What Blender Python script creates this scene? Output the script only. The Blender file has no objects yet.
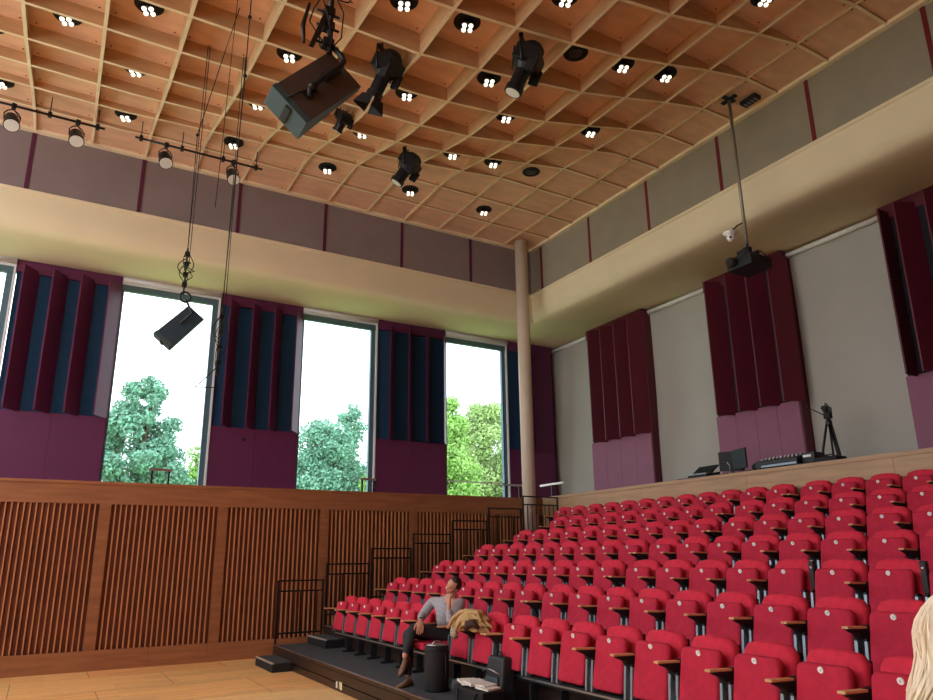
import bpy, bmesh, math, random
from mathutils import Vector, Matrix
random.seed(7)
COL = bpy.context.scene.collection
PI = math.pi
# ------------------------------------------------------------------ measured room
YA, XB, ZC = 14.306, 10.457, 9.768      # inner wall planes and ceiling height
X0, Y0, P = -1.078, 14.300, 0.9655       # ceiling lattice
YW, XW = 16.41, 12.56                    # window plane, blind plane (behind the gallery)
ZS = 7.92                                # soffit height at the window plane
ZP = 3.185                               # parapet top
# ------------------------------------------------------------------ helpers
class MB:
    def __init__(s): s.bm = bmesh.new(); s.mi = 0; s.smooth = False
    def _fin(s, faces):
        for f in faces: f.material_index = s.mi; f.smooth = s.smooth
    def box(s, x0, x1, y0, y1, z0, z1, M=None):
        vs = [s.bm.verts.new(Vector((x, y, z)) if M is None else M @ Vector((x, y, z))) for x in (x0, x1) for y in (y0, y1) for z in (z0, z1)]
        F = [(0,1,3,2),(4,6,7,5),(0,4,5,1),(2,3,7,6),(0,2,6,4),(1,5,7,3)]
        s._fin([s.bm.faces.new([vs[i] for i in f]) for f in F]); return s
    def hexa(s, pts):
        vs = [s.bm.verts.new(p) for p in pts]   # bottom 4 then top 4
        F = [(3,2,1,0),(4,5,6,7),(0,1,5,4),(1,2,6,5),(2,3,7,6),(3,0,4,7)]
        s._fin([s.bm.faces.new([vs[i] for i in f]) for f in F]); return s
    def tube(s, pts, r, seg=8, cap=True, closed=False):
        pts = [Vector(p) for p in pts]; n = len(pts)
        rs = r if isinstance(r, (list, tuple)) else [r]*n
        rings = []; prev = None
        for i, p in enumerate(pts):
            if closed: d = pts[(i+1) % n]-pts[i-1]
            else: d = pts[min(i+1, n-1)]-pts[max(i-1, 0)]
            if d.length < 1e-9: d = Vector((0,0,1))
            d.normalize()
            if prev is None:
                a = Vector((0,0,1)) if abs(d.z) < .9 else Vector((1,0,0))
                u = d.cross(a).normalized()
            else:
                u = prev-d*prev.dot(d)
                u = u.normalized() if u.length > 1e-6 else d.cross(Vector((0,.3,1))).normalized()
            prev = u; v = d.cross(u)
            rings.append([s.bm.verts.new(p+(u*math.cos(2*PI*k/seg)+v*math.sin(2*PI*k/seg))*rs[i]) for k in range(seg)])
        fs = []
        for i in range(n if closed else n-1):
            a, b = rings[i], rings[(i+1) % n]
            for k in range(seg): fs.append(s.bm.faces.new((a[k], a[(k+1) % seg], b[(k+1) % seg], b[k])))
        if cap and not closed:
            fs.append(s.bm.faces.new(rings[0][::-1])); fs.append(s.bm.faces.new(rings[-1]))
        s._fin(fs)
        for f in fs: f.smooth = len(f.verts) == 4
        return s
    def lathe(s, prof, seg=16, M=None, cap=True):
        rings = []
        for r, z in prof:
            ring = []
            for k in range(seg):
                p = Vector((r*math.cos(2*PI*k/seg), r*math.sin(2*PI*k/seg), z))
                ring.append(s.bm.verts.new(M @ p if M else p))
            rings.append(ring)
        fs = []
        for a, b in zip(rings, rings[1:]):
            for k in range(seg): fs.append(s.bm.faces.new((a[k], a[(k+1) % seg], b[(k+1) % seg], b[k])))
        if cap: fs.append(s.bm.faces.new(rings[0][::-1])); fs.append(s.bm.faces.new(rings[-1]))
        s._fin(fs)
        for f in fs: f.smooth = s.smooth and len(f.verts) == 4
        return s
    def prism(s, poly, d, M=None):
        """poly: list of 3d points (planar), extruded by vector d"""
        d = Vector(d); A = [Vector(p) for p in poly]; Bq = [p+d for p in A]
        if M: A = [M @ p for p in A]; Bq = [M @ p for p in Bq]
        a = [s.bm.verts.new(p) for p in A]; b = [s.bm.verts.new(p) for p in Bq]; n = len(a)
        fs = [s.bm.faces.new(a[::-1]), s.bm.faces.new(b)]
        for i in range(n): fs.append(s.bm.faces.new((a[i], a[(i+1) % n], b[(i+1) % n], b[i])))
        s._fin(fs); return s
    def sphere(s, c, r, sc=(1,1,1), u=12, v=8, M=None):
        m = Matrix.Translation(c) @ Matrix.Diagonal((*[r*k for k in sc], 1))
        if M: m = M @ m
        g = bmesh.ops.create_uvsphere(s.bm, u_segments=u, v_segments=v, radius=1, matrix=m)
        fs = {f for q in g['verts'] for f in q.link_faces}
        for f in fs: f.material_index = s.mi; f.smooth = True
        return s
    def quad(s, pts):
        s._fin([s.bm.faces.new([s.bm.verts.new(p) for p in pts])]); return s
    def build(s, name, mats, parent=None, bevel=0, seg=2, loc=None, fixn=True):
        if fixn: bmesh.ops.recalc_face_normals(s.bm, faces=s.bm.faces[:])
        if bevel:
            es = [e for e in s.bm.edges if len(e.link_faces) == 2 and e.calc_face_angle(0) > .6]
            bmesh.ops.bevel(s.bm, geom=es, offset=bevel, segments=seg, affect='EDGES', profile=.6, clamp_overlap=True)
        me = bpy.data.meshes.new(name); s.bm.to_mesh(me); s.bm.free()
        for m in (mats if isinstance(mats, (list, tuple)) else [mats]): me.materials.append(m)
        o = bpy.data.objects.new(name, me); COL.objects.link(o)
        if loc is not None: o.location = loc
        if parent: o.parent = parent
        return o
def tag(o, label, cat, group=None, kind=None):
    if label: o['label'] = label
    if cat: o['category'] = cat
    if group: o['group'] = group
    if kind: o['kind'] = kind
    return o
def empty(name, loc=(0,0,0), rz=0, **k):
    o = bpy.data.objects.new(name, None); COL.objects.link(o); o.location = loc; o.rotation_euler = (0,0,rz)
    o.empty_display_size = .1
    if k: tag(o, k.get('label'), k.get('cat'), k.get('group'))
    return o
def struct(o): o['kind'] = 'structure'; return o
KIDS = {}
def copy_tree(o, parent=None):
    c = o.copy(); COL.objects.link(c)
    if parent: c.parent = parent
    for ch in list(o.children): copy_tree(ch, c)
    return c
# ------------------------------------------------------------------ materials
def mat(name, col, rough=.6, metal=0, var=0, vscale=8, bump=0, bscale=60, emit=0, spec=.5, stretch=None, col2=None, sheen=0):
    m = bpy.data.materials.new(name); m.use_nodes = True; nt = m.node_tree; b = nt.nodes['Principled BSDF']
    b.inputs['Base Color'].default_value = (*col, 1); b.inputs['Roughness'].default_value = rough; b.inputs['Metallic'].default_value = metal
    b.inputs['Specular IOR Level'].default_value = spec
    if sheen: b.inputs['Sheen Weight'].default_value = sheen; b.inputs['Sheen Tint'].default_value = (*col, 1)
    if emit: b.inputs['Emission Color'].default_value = (*col, 1); b.inputs['Emission Strength'].default_value = emit
    tc = None
    if var or bump or col2:
        tc = nt.nodes.new('ShaderNodeTexCoord'); mp = nt.nodes.new('ShaderNodeMapping'); nt.links.new(tc.outputs['Object'], mp.inputs['Vector'])
        if stretch: mp.inputs['Scale'].default_value = stretch
    if var or col2:
        n = nt.nodes.new('ShaderNodeTexNoise'); n.inputs['Scale'].default_value = vscale; n.inputs['Detail'].default_value = 5
        nt.links.new(mp.outputs[0], n.inputs['Vector'])
        r = nt.nodes.new('ShaderNodeValToRGB'); r.color_ramp.elements[0].position = .3; r.color_ramp.elements[1].position = .7
        c1 = [max(0, c*(1-var)) for c in col]; c2 = [min(1, c*(1+var)) for c in (col2 or col)]
        r.color_ramp.elements[0].color = (*c1, 1); r.color_ramp.elements[1].color = (*c2, 1)
        nt.links.new(n.outputs['Fac'], r.inputs[0]); nt.links.new(r.outputs[0], b.inputs['Base Color'])
    if bump:
        n2 = nt.nodes.new('ShaderNodeTexNoise'); n2.inputs['Scale'].default_value = bscale; nt.links.new(mp.outputs[0], n2.inputs['Vector'])
        bp = nt.nodes.new('ShaderNodeBump'); bp.inputs['Strength'].default_value = bump; bp.inputs['Distance'].default_value = .01
        nt.links.new(n2.outputs['Fac'], bp.inputs['Height']); nt.links.new(bp.outputs[0], b.inputs['Normal'])
    return m
RED = mat('seat_red_cloth', (.56,.014,.05), .85, var=.12, vscale=14, bump=.25, bscale=350, sheen=.08)
REDBACK = mat('seat_red_back', (.70,.022,.06), .85, var=.1, vscale=14, bump=.25, bscale=350, sheen=.35)  # brighter red than the seat pads, used on the backrests
BLACK = mat('black_metal', (.006,.006,.008), .45)
BLACKM = mat('black_matt', (.010,.010,.012), .75)
RAILM = mat('rail_black', (.015,.013,.013), .4)
STEEL = mat('bracket_grey_steel', (.30,.36,.42), .4, .6)
CHROME = mat('chrome', (.75,.76,.78), .22, 1)
WHITEP = mat('white_plastic', (.95,.95,.93), .5)
GREYM = mat('grey_mark', (.25,.22,.24), .6)
ARMW = mat('armrest_beech', (.78,.44,.20), .45, var=.15, vscale=6, stretch=(1,8,8))
PURP = mat('plum_panel', (.13,.016,.080), .55, var=.06, vscale=3)
PURPB = mat('maroon_panel', (.115,.008,.024), .55, var=.06, vscale=3)
PLUMLOW = mat('rose_plum_lower_panel', (.27,.085,.15), .6, var=.05, vscale=3)
NAVY = mat('navy_absorber', (.012,.055,.13), .95, bump=.3, bscale=200)
GALF = mat('gallery_floor', (.75,.64,.42), .6)
SHADEABS = mat('absorber_shaded', (.012,.014,.02), .95, bump=.3, bscale=200)  # near-black colour stands in for the shade inside the east pier recesses
GREYA = mat('grey_wall_cloth', (.27,.215,.21), .95, var=.05, vscale=2, bump=.15, bscale=300)
GREYB = mat('olive_grey_wall_cloth', (.32,.285,.21), .95, var=.05, vscale=2, bump=.15, bscale=300)
STRIPA = mat('plum_strip', (.10,.008,.045), .6)
STRIPB = mat('dark_red_strip', (.16,.006,.012), .6)
CREAM = mat('cream_plaster', (.86,.74,.50), .8, var=.03, vscale=1)
BLINDM = mat('blind_grey_cloth', (.47,.45,.40), .9, var=.04, vscale=.8)
COLM = mat('column_paint', (.70,.58,.46), .5, var=.04, vscale=3)
PLY = mat('ceiling_plywood', (.82,.52,.33), .6, var=.10, vscale=2.2, stretch=(1,3,1))
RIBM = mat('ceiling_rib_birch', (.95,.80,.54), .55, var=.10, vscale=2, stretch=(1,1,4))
RIBS = mat('ceiling_rib_side_shaded', (.60,.37,.19), .6, var=.12, vscale=2, stretch=(1,1,4))  # rib wood darkened on the sides, standing in for weaker light there
WOODW = mat('panelling_wood', (.33,.125,.052), .5, var=.18, vscale=3, stretch=(.6,.6,5))
WOODH = mat('panelling_wood_rail', (.36,.14,.06), .5, var=.18, vscale=3, stretch=(.5,5,6))
SLATF = mat('slat_wood', (.58,.25,.11), .5, var=.15, vscale=3, stretch=(4,4,.5))
SLATB = mat('slat_backing', (.17,.055,.035), .8, var=.2, vscale=4)
PARB = mat('gallery_front_oak', (.50,.31,.17), .5, var=.13, vscale=2.5, stretch=(4,.6,6))
CARPET = mat('platform_carpet', (.055,.058,.065), .95, var=.45, vscale=140, bump=.5, bscale=300)
FASCIA = mat('platform_fascia', (.028,.014,.010), .4, var=.2, vscale=5)
NOSE = mat('nosing_metal', (.35,.40,.46), .3, .9)
NOSEW = mat('step_nosing_tan', (.38,.31,.26), .5)
GLASSDARK = mat('window_frame_metal', (.10,.17,.22), .4, .3)
FRAMEW = mat('window_reveal_white', (.78,.78,.80), .5)
BULB = mat('bulb_glow', (1,.93,.75), .3, emit=1.6)
LENS = mat('frosted_lens', (.8,.8,.76), .4)
SPKT = mat('speaker_teal', (.045,.085,.095), .45)
SPKB = mat('speaker_back', (.075,.05,.04), .5)
SILV = mat('silver', (.55,.55,.55), .3, .9)
TREEA = mat('leaves_blue_green', (.20,.42,.30), .8, var=.35, vscale=1.5)
TREEB = mat('leaves_bright_green', (.33,.55,.14), .8, var=.35, vscale=1.5)
TREEC = mat('leaves_yellow_green', (.42,.56,.22), .8, var=.35, vscale=1.5)
TRUNK = mat('bark', (.12,.08,.05), .9)
GRASS = mat('grass', (.26,.40,.13), .95, var=.3, vscale=.5)
def floor_material():
    m = mat('floor_boards', (.62,.36,.17), .42, spec=.3); nt = m.node_tree; b = nt.nodes['Principled BSDF']
    tc = nt.nodes.new('ShaderNodeTexCoord'); mp = nt.nodes.new('ShaderNodeMapping'); mp.inputs['Location'].default_value = (.18,.93,0)
    nt.links.new(tc.outputs['Object'], mp.inputs[0])
    br = nt.nodes.new('ShaderNodeTexBrick'); br.offset = .5; br.inputs['Scale'].default_value = 1
    br.inputs['Brick Width'].default_value = 2.15; br.inputs['Row Height'].default_value = 1.45; br.inputs['Mortar Size'].default_value = .004
    br.inputs['Mortar'].default_value = (.12,.055,.02,1)
    br.inputs['Color1'].default_value = (.98,.47,.17,1); br.inputs['Color2'].default_value = (1,.62,.27,1)
    nt.links.new(mp.outputs[0], br.inputs[0])
    n = nt.nodes.new('ShaderNodeTexNoise'); n.inputs['Scale'].default_value = 2.5; n.inputs['Detail'].default_value = 6
    mp2 = nt.nodes.new('ShaderNodeMapping'); mp2.inputs['Scale'].default_value = (5,1,1); nt.links.new(tc.outputs['Object'], mp2.inputs[0]); nt.links.new(mp2.outputs[0], n.inputs[0])
    bw = nt.nodes.new('ShaderNodeTexBrick'); bw.inputs['Scale'].default_value = 1; bw.inputs['Brick Width'].default_value = .9; bw.inputs['Row Height'].default_value = .09
    bw.inputs['Mortar Size'].default_value = .0; bw.inputs['Color1'].default_value = (.82,.82,.82,1); bw.inputs['Color2'].default_value = (1.12,1.1,1.05,1); nt.links.new(mp.outputs[0], bw.inputs[0])
    mx = nt.nodes.new('ShaderNodeMix'); mx.data_type = 'RGBA'; mx.blend_type = 'MULTIPLY'; mx.inputs[0].default_value = .8
    nt.links.new(br.outputs['Color'], mx.inputs[6]); nt.links.new(bw.outputs['Color'], mx.inputs[7])
    mx2 = nt.nodes.new('ShaderNodeMix'); mx2.data_type = 'RGBA'; mx2.blend_type = 'SOFT_LIGHT'; mx2.inputs[0].default_value = .35
    nt.links.new(mx.outputs[2], mx2.inputs[6]); nt.links.new(n.outputs['Color'], mx2.inputs[7]); nt.links.new(mx2.outputs[2], b.inputs['Base Color'])
    return m
FLOORM = floor_material()
def pane_material():
    m = bpy.data.materials.new('window_glass'); m.use_nodes = True; nt = m.node_tree; nt.nodes.clear()
    o = nt.nodes.new('ShaderNodeOutputMaterial'); mx = nt.nodes.new('ShaderNodeMixShader'); mx.inputs[0].default_value = .06
    t = nt.nodes.new('ShaderNodeBsdfTransparent'); t.inputs[0].default_value = (.93,.98,.99,1); g = nt.nodes.new('ShaderNodeBsdfGlossy'); g.inputs['Roughness'].default_value = .02
    nt.links.new(t.outputs[0], mx.inputs[1]); nt.links.new(g.outputs[0], mx.inputs[2]); nt.links.new(mx.outputs[0], o.inputs[0]); return m
GLASS = pane_material()
def shirt_material():
    m = mat('check_shirt', (.45,.47,.52), .85); nt = m.node_tree; b = nt.nodes['Principled BSDF']
    tc = nt.nodes.new('ShaderNodeTexCoord'); ch = nt.nodes.new('ShaderNodeTexBrick'); ch.inputs['Scale'].default_value = 1
    ch.offset = 0; ch.inputs['Brick Width'].default_value = .03; ch.inputs['Row Height'].default_value = .03; ch.inputs['Mortar Size'].default_value = .003
    ch.inputs['Color1'].default_value = (.47,.44,.47,1); ch.inputs['Color2'].default_value = (.41,.39,.43,1); ch.inputs['Mortar'].default_value = (.33,.33,.40,1)
    mp = nt.nodes.new('ShaderNodeMapping'); mp.inputs['Rotation'].default_value = (1.2,.3,.4); nt.links.new(tc.outputs['Object'], mp.inputs[0]); nt.links.new(mp.outputs[0], ch.inputs[0]); nt.links.new(ch.outputs['Color'], b.inputs['Base Color'])
    return m
SHIRT = shirt_material()
SKIN = mat('skin', (.62,.30,.20), .55, var=.08, vscale=12)
HAIRD = mat('dark_brown_hair', (.035,.02,.014), .7, var=.3, vscale=30)
TROUS = mat('charcoal_trousers', (.022,.024,.030), .85, var=.2, vscale=8)
SHOEM = mat('brown_shoe', (.16,.075,.035), .5, var=.2, vscale=10)
COATM = mat('tan_coat', (.55,.36,.16), .85, var=.25, vscale=9, bump=.5, bscale=25)
HAIRB = mat('blonde_hair', (1.0,.75,.56), .5, var=.22, vscale=9, stretch=(1,1,.35), bump=.3, bscale=60)
PAPER = mat('paper', (.80,.77,.70), .7, var=.08, vscale=10)

# ------------------------------------------------------------------ ceiling
def interp(t, xs, ys):
    if t <= xs[0]: return ys[0]
    for i in range(len(xs)-1):
        if t <= xs[i+1]:
            k = (t-xs[i])/(xs[i+1]-xs[i]); return ys[i]+k*(ys[i+1]-ys[i])
    return ys[-1]
def sdist(x, y):
    u = 11-(x-X0)/P; v = (Y0-y)/P-1; R = 6.
    v -= interp(u, [0,3,5,6,8,9.5], [.6,.9,.9,.8,.2,-.25])*max(0, 1-max(v, 0)/5)
    if u <= 0 or v <= 0: return 0
    if u < R and v < R: return max(0, R-math.hypot(R-u, R-v))
    return min(u, v, 12)
def drop_rib(s): return interp(s, [0,.12,.6,1,2,3,4,5,6,7,8,9], [0,.02,.12,.20,.45,.69,.85,.99,1.11,1.19,1.25,1.28])
def drop_panel(s): return interp(s, [0,.6,1,1.5,2.5,3.5,4.5,5.5,6.5,7.5], [0,.01,.06,.15,.33,.51,.68,.77,.84,.88])
IX = range(-4, 12); JY = range(0, 17)
mb = MB()
def pz(i, j): return ZC-drop_panel(sdist(X0+P*(i+.5), Y0-P*(j+.5)))
for i in IX:
    for j in JY:
        xa, xb = X0+P*i, min(X0+P*(i+1), XB+.05); yb, ya = Y0-P*j, Y0-P*(j+1); z = pz(i, j)
        mb.mi = 0; mb.box(xa+.02, xb-.02, ya+.02, yb-.02, z, z+.02)
        mb.mi = 1
        if xb-xa > .7:
            for bx in (xa+.1, xb-.1):
                for by in (ya+.1, yb-.1): mb.lathe([(.013, z-.004), (.013, z)], 6, Matrix.Translation((bx, by, 0)))
mb.mi = 0; mb.box(X0-4*P, XB+.05, Y0-17*P, Y0+.05, ZC+.10, ZC+.16)
ceiling = struct(mb.build('ceiling', [PLY, BLACKM], fixn=True))
def rib(pts, n):
    mb = MB(); w = .024; a = []; 
    for (x, y) in pts:
        zb = ZC-.045-drop_rib(sdist(x, y)); a.append([mb.bm.verts.new((x-n[0]*w, y-n[1]*w, zb)), mb.bm.verts.new((x+n[0]*w, y+n[1]*w, zb)), mb.bm.verts.new((x+n[0]*w, y+n[1]*w, ZC+.1)), mb.bm.verts.new((x-n[0]*w, y-n[1]*w, ZC+.1))])
    for p, q in zip(a, a[1:]):
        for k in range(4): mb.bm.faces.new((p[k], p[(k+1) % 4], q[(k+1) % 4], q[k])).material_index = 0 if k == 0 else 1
    mb.bm.faces.new(a[0]); mb.bm.faces.new(a[-1][::-1])
    o = mb.build('rib', [RIBM, RIBS], ceiling); return o
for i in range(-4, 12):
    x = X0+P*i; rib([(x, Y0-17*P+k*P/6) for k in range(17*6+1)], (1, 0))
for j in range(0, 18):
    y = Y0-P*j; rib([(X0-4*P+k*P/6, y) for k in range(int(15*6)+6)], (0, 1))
mb = MB(); mb.box(X0-4*P, XB, YA-.10, YA+.02, ZC-.06, ZC+.05); mb.box(XB-.10, XB+.02, Y0-17*P, YA, ZC-.06, ZC+.05)
struct(mb.build('trim_1', RIBM))

# ceiling lamps
def ceiling_lamp_proto(bulbs=True):
    r = empty('ceiling_lamp')
    m = MB(); m.smooth = False; m.lathe([(.185, .0), (.19, -.012), (.15, -.016), (.15, .0)], 28, cap=False); m.lathe([(.0005, -.006), (.16, -.006)], 28, cap=False)
    m.build('recess_disc', BLACKM, r)
    if bulbs:
        m = MB(); m.smooth = True; m.lathe([(.05, 0), (.055, -.03), (.085, -.05), (.09, -.08), (.05, -.085)], 16)
        for k in range(4):
            a = k*PI/2+.4; m.tube([(0, 0, -.04), (.064*math.cos(a), .064*math.sin(a), -.06), (.064*math.cos(a), .064*math.sin(a), -.095)], .036, 8)
        m.build('lamp_holder', BLACK, r)
        for k in range(4):
            a = k*PI/2+.4; m = MB(); m.sphere((.064*math.cos(a), .064*math.sin(a), -.105), .033, u=10, v=8); m.build('bulb', BULB, r)
    else:
        m = MB(); m.lathe([(.10, -.004), (.10, -.02), (.03, -.03), (.0005, -.03)], 20, cap=False); m.build('speaker_grille', mat('dark_grille', (.03,.03,.032), .5), r)
    return r
ORD = ['zeroth','first','second','third','fourth','fifth','sixth','seventh','eighth','ninth','tenth','eleventh','twelfth','thirteenth','fourteenth','fifteenth','sixteenth','seventeenth','eighteenth','nineteenth','twentieth']
lampA = lampB = None
for (i, j) in [(-1,1),(1,1),(3,1),(5,1),(7,1),(9,1),(-1,3),(1,3),(3,3),(5,3),(7,3),(8,3),(0,4),(1,5),(3,5),(5,5),(6,6),(7,5),(9,5),(4,7),(5,7),(8,7),(9,7),(6,8),(9,9)]:
    o = ceiling_lamp_proto() if lampA is None else copy_tree(lampA)
    if lampA is None: lampA = o
    o.location = (X0+P*(i+.5), Y0-P*(j+.5), pz(i, j)-.001)
    tag(o, 'four-bulb ceiling downlight, %s coffer out from the window wall, %s coffer from the blind-side wall' % (ORD[j+1], ORD[12-i]), 'ceiling lamp', 'four-bulb downlights in the ceiling coffers')
for (i, j, l) in [(9,3,'round black ceiling speaker without bulbs, in the flat panels nearer the white column'), (7,7,'round black ceiling speaker without bulbs, in a deep coffer beside a stage light')]:
    o = ceiling_lamp_proto(False) if lampB is None else copy_tree(lampB)
    if lampB is None: lampB = o
    o.name = 'ceiling_speaker'; o.location = (X0+P*(i+.5), Y0-P*(j+.5), pz(i, j)-.001); tag(o, l, 'ceiling speaker', 'round black ceiling speakers')

# ------------------------------------------------------------------ floor and walls
mb = MB(); mb.box(-7, 13.5, -2, 17, -.1, 0); struct(mb.build('floor', FLOORM))
mb = MB(); mb.box(-7, 13.5, -2.2, -2.0, 0, ZC+.12); struct(mb.build('wall_south_light_block', WOODW))  # unseen wall behind the camera, added to keep out light from the south
mb = MB(); mb.box(-7.2, -7, -2.2, YA+.1, 0, 3.2); struct(mb.build('wall_west_light_block', WOODW))  # unseen low wall, added to cut low-angle light, open above
# upper cloth walls with strips
mb = MB(); mb.box(-7, XB+.25, YA, YA+.2, 8.5, ZC+.12); struct(mb.build('wall_north_upper', GREYA))
mb = MB(); mb.box(XB, XB+.2, -2, YA, 8.5, ZC+.12); struct(mb.build('wall_east_upper', GREYB))
n = 2
for i in (-4,-2,0,2,4,6,8,10):
    x = X0+P*i; mb = MB(); mb.box(x-.035, x+.035, YA-.012, YA+.01, 8.5, ZC-.05); struct(mb.build('trim_%d' % n, STRIPA)); n += 1
for j in (0.5,2.5,4.5,6.5,8.5,10.5,12.5):
    y = Y0-P*j; mb = MB(); mb.box(XB-.012, XB+.01, y-.035, y+.035, 8.5, ZC-.05); struct(mb.build('trim_%d' % n, STRIPB)); n += 1
# curved cream soffit, mitred in the corner
prof = [(.03,8.52),(-.03,8.52),(-.03,8.47),(0,8.45),(0,8.2),(.015,8.05),(.05,7.93),(.11,7.84),(.20,7.78),(.34,7.75),(.55,7.755),(.8,7.78),(1.1,7.82),(1.5,7.87),(2.1,7.92),(2.45,7.935)]
mb = MB(); mb.smooth = True
def sweep(lines):
    rows = [[mb.bm.verts.new(p) for p in l] for l in lines]
    for a, b in zip(rows, rows[1:]):
        for k in range(len(a)-1):
            f = mb.bm.faces.new((a[k], a[k+1], b[k+1], b[k])); f.smooth = True
sweep([[(-7, YA+o, z) for o, z in prof], [(XB+o, YA+o, z) for o, z in prof], [(XB+o, -2, z) for o, z in prof]])
sof = struct(mb.build('wall_soffit', CREAM, fixn=False))
sof.data.set_sharp_from_angle(angle=.7) if hasattr(sof.data, 'set_sharp_from_angle') else None
# solid wall behind the soffit so that no daylight leaks over it
mb = MB(); mb.box(-7, XB+2.6, YA+.2, YA+2.5, 7.98, 8.1); mb.box(XB+.2, XB+2.6, -2, YA+.2, 7.98, 8.1); struct(mb.build('wall_soffit_top', CREAM))
# lower slatted wall (front of the gallery along the windows)
mb = MB()
mb.mi = 0; mb.box(-7, 10.75, YA+.0, YA+.14, 2.79, 3.135); mb.box(-7, 10.75, YA-.02, YA+.18, 3.135, ZP)
mb.mi = 1; mb.box(-7, 10.75, YA+.065, YA+.14, 0, 2.79)
mb.mi = 2
for k in range(-4, 6):
    xp = .80+2.045*k
    mb.mi = 2; mb.box(xp, xp+.185, YA+.0, YA+.09, .325, 2.79)
    mb.mi = 3
    ns = 20
    for q in range(ns):
        xs = xp+.185+(q+.8)*(1.86/(ns+.6)); 
        if xs > 10.45: break
        mb.box(xs-.010, xs+.010, YA+.012, YA+.09, .325, 2.79)
struct(mb.build('wall_north', [WOODH, SLATB, WOODW, SLATF]))
mb = MB()
for a, b in ((-7,-2.3),(-2.3,-.25),(-.25,1.84),(1.84,2.84),(2.84,5.4),(5.4,8),(8,10.5)): mb.box(a+.002, b-.002, YA-.012, YA+.09, 0, .325)
struct(mb.build('baseboard_north', WOODH))
mb = MB(); ys_ = [-2,.6,3.2,5.75,8.3,10.9,14.3]
for a, b in zip(ys_, ys_[1:]): mb.box(10.56, 10.68, a+.002, b-.002, 1.5, 3.15)
mb.box(10.54, 10.72, -2, 14.3, 3.15, 3.215); struct(mb.build('wall_east', PARB))
# gallery floor
mb = MB(); mb.box(-7, 12.95, YA+.14, 16.65, 2.0, 2.15); mb.box(10.68, 12.95, -2, YA+.14, 2.0, 2.15); struct(mb.build('trim_%d' % n, GALF)); n += 1
# outer wall pieces: sill strip below windows + wall behind blinds
mb = MB(); mb.box(-7, 13.0, YW+.21, YW+.36, 0, 3.05); mb.box(-7, 13.0, YW+.21, YW+.36, 7.86, 8.1); mb.box(12.3, 13.0, YW+.21, YW+.36, 3.05, 7.86); struct(mb.build('wall_north_outer', PURP))
mb = MB(); mb.box(XW+.36, XW+.5, -2, YW+.2, 0, 8.1); struct(mb.build('wall_east_outer', BLINDM))

# ------------------------------------------------------------------ acoustic piers (window side)
def pier_north(xa, xb, fins, label, flat_from=None):
    r = empty('acoustic_pier', (xa, YW, 2.15), label=label, cat='acoustic panel', group='plum acoustic piers between the windows')
    L = lambda x: x-xa
    m = MB(); m.box(0, L(xb), 0, .2, 5.50, 5.755); m.build('header', PURP, r)
    m = MB(); nb = 2; w = L(xb)/nb
    for k in range(nb): m.box(k*w+.002, (k+1)*w-.002, 0, .2, 0, 2.58)
    m.box(.01, L(xb)-.01, .1, .19, 0, 2.58); m.build('lower_panel', PURP, r)
    m = MB(); m.box(.02, L(xb)-.02, .06, .2, 2.58, 5.5); m.build('absorber', NAVY, r)
    for f in fins:
        f = L(f); m = MB(); a = (f, -.34); b = (f+.27, .04); t = (.012, .004)
        m.hexa([(a[0], a[1], 2.56), (a[0]+.028, a[1], 2.56), (b[0]+.028, b[1], 2.56), (b[0], b[1], 2.56), (a[0], a[1], 5.56), (a[0]+.028, a[1], 5.56), (b[0]+.028, b[1], 5.56), (b[0], b[1], 5.56)])
        m.build('fin', PURP, r)
    if flat_from is not None:
        m = MB(); m.box(L(flat_from), L(xb), -.03, .07, 0, 5.8); m.build('flat_panel', PURP, r)
    return r
pn = pier_north(-1.17, .84, (-1.03,-.5,.02,.56), 'plum finned acoustic pier furthest left, its right fin lit pale by the window')
m = MB(); m.box(-5.2, -3.2, 0, .2, 0, 5.8); 
pn2 = pier_north(2.95, 4.95, (3.10,3.63,4.15,4.68), 'plum finned acoustic pier behind the dangling cables, with a small wall socket')
m = MB(); m.box(.72, .78, -.02, .0, 2.28, 2.35); m.build('wall_socket', BLACKM, pn2)
pier_north(6.96, 9.0, (7.18,7.71,8.23,8.74), 'plum finned acoustic pier between the two right-hand windows')
pier_north(11.02, 12.60, (11.2,11.73), 'plum acoustic pier partly hidden by the pale column', 11.75)
m = MB()
pier_north(-5.2, -3.2, (-5.05,-4.5,-4,-3.45), 'plum acoustic pier beyond the window at the left picture edge')
def pier_east(ya, yb, fins, label, board=None):
    r = empty('acoustic_pier', (XW, yb, 2.15), label=label, cat='acoustic panel', group='maroon acoustic piers on the blind-hung wall')
    L = lambda y: y-yb
    m = MB(); m.box(-.04, .1, 0, L(ya), 5.50, 5.76); m.build('header', PURPB, r)
    m = MB(); w = L(ya)/4
    for k in range(4): m.box(-.04, .1, k*w+.003, (k+1)*w-.003, 0, 2.58)
    m.box(.1, .34, .01, L(ya)-.01, 0, 2.58); m.build('lower_panel', PLUMLOW, r)
    m = MB(); m.box(.0, .1, .02, L(ya)-.02, 2.58, 5.5); m.build('absorber', SHADEABS, r)
    for f in fins:
        f = L(f); m = MB(); a = (-.38, f); b = (0, f-.20)
        m.hexa([(a[0], a[1]-.028, 2.54), (b[0], b[1]-.028, 2.54), (b[0], b[1], 2.54), (a[0], a[1], 2.54), (a[0], a[1]-.028, 5.60), (b[0], b[1]-.028, 5.60), (b[0], b[1], 5.60), (a[0], a[1], 5.60)])
        m.build('fin', PURPB, r)
    if board:
        m = MB(); m.box(-.36, .02, L(board)-.03, L(board), 2.55, 5.6); m.build('side_board', PURPB, r)
    m = MB(); m.box(-.03, .34, -.03, -.003, 0, 5.75); m.build('side_panel', PURPB, r)
    return r
pier_east(14.64, 12.44, (14.2,13.7,13.17,12.66), 'maroon finned acoustic pier nearest the room corner on the blind-hung wall')
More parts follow.
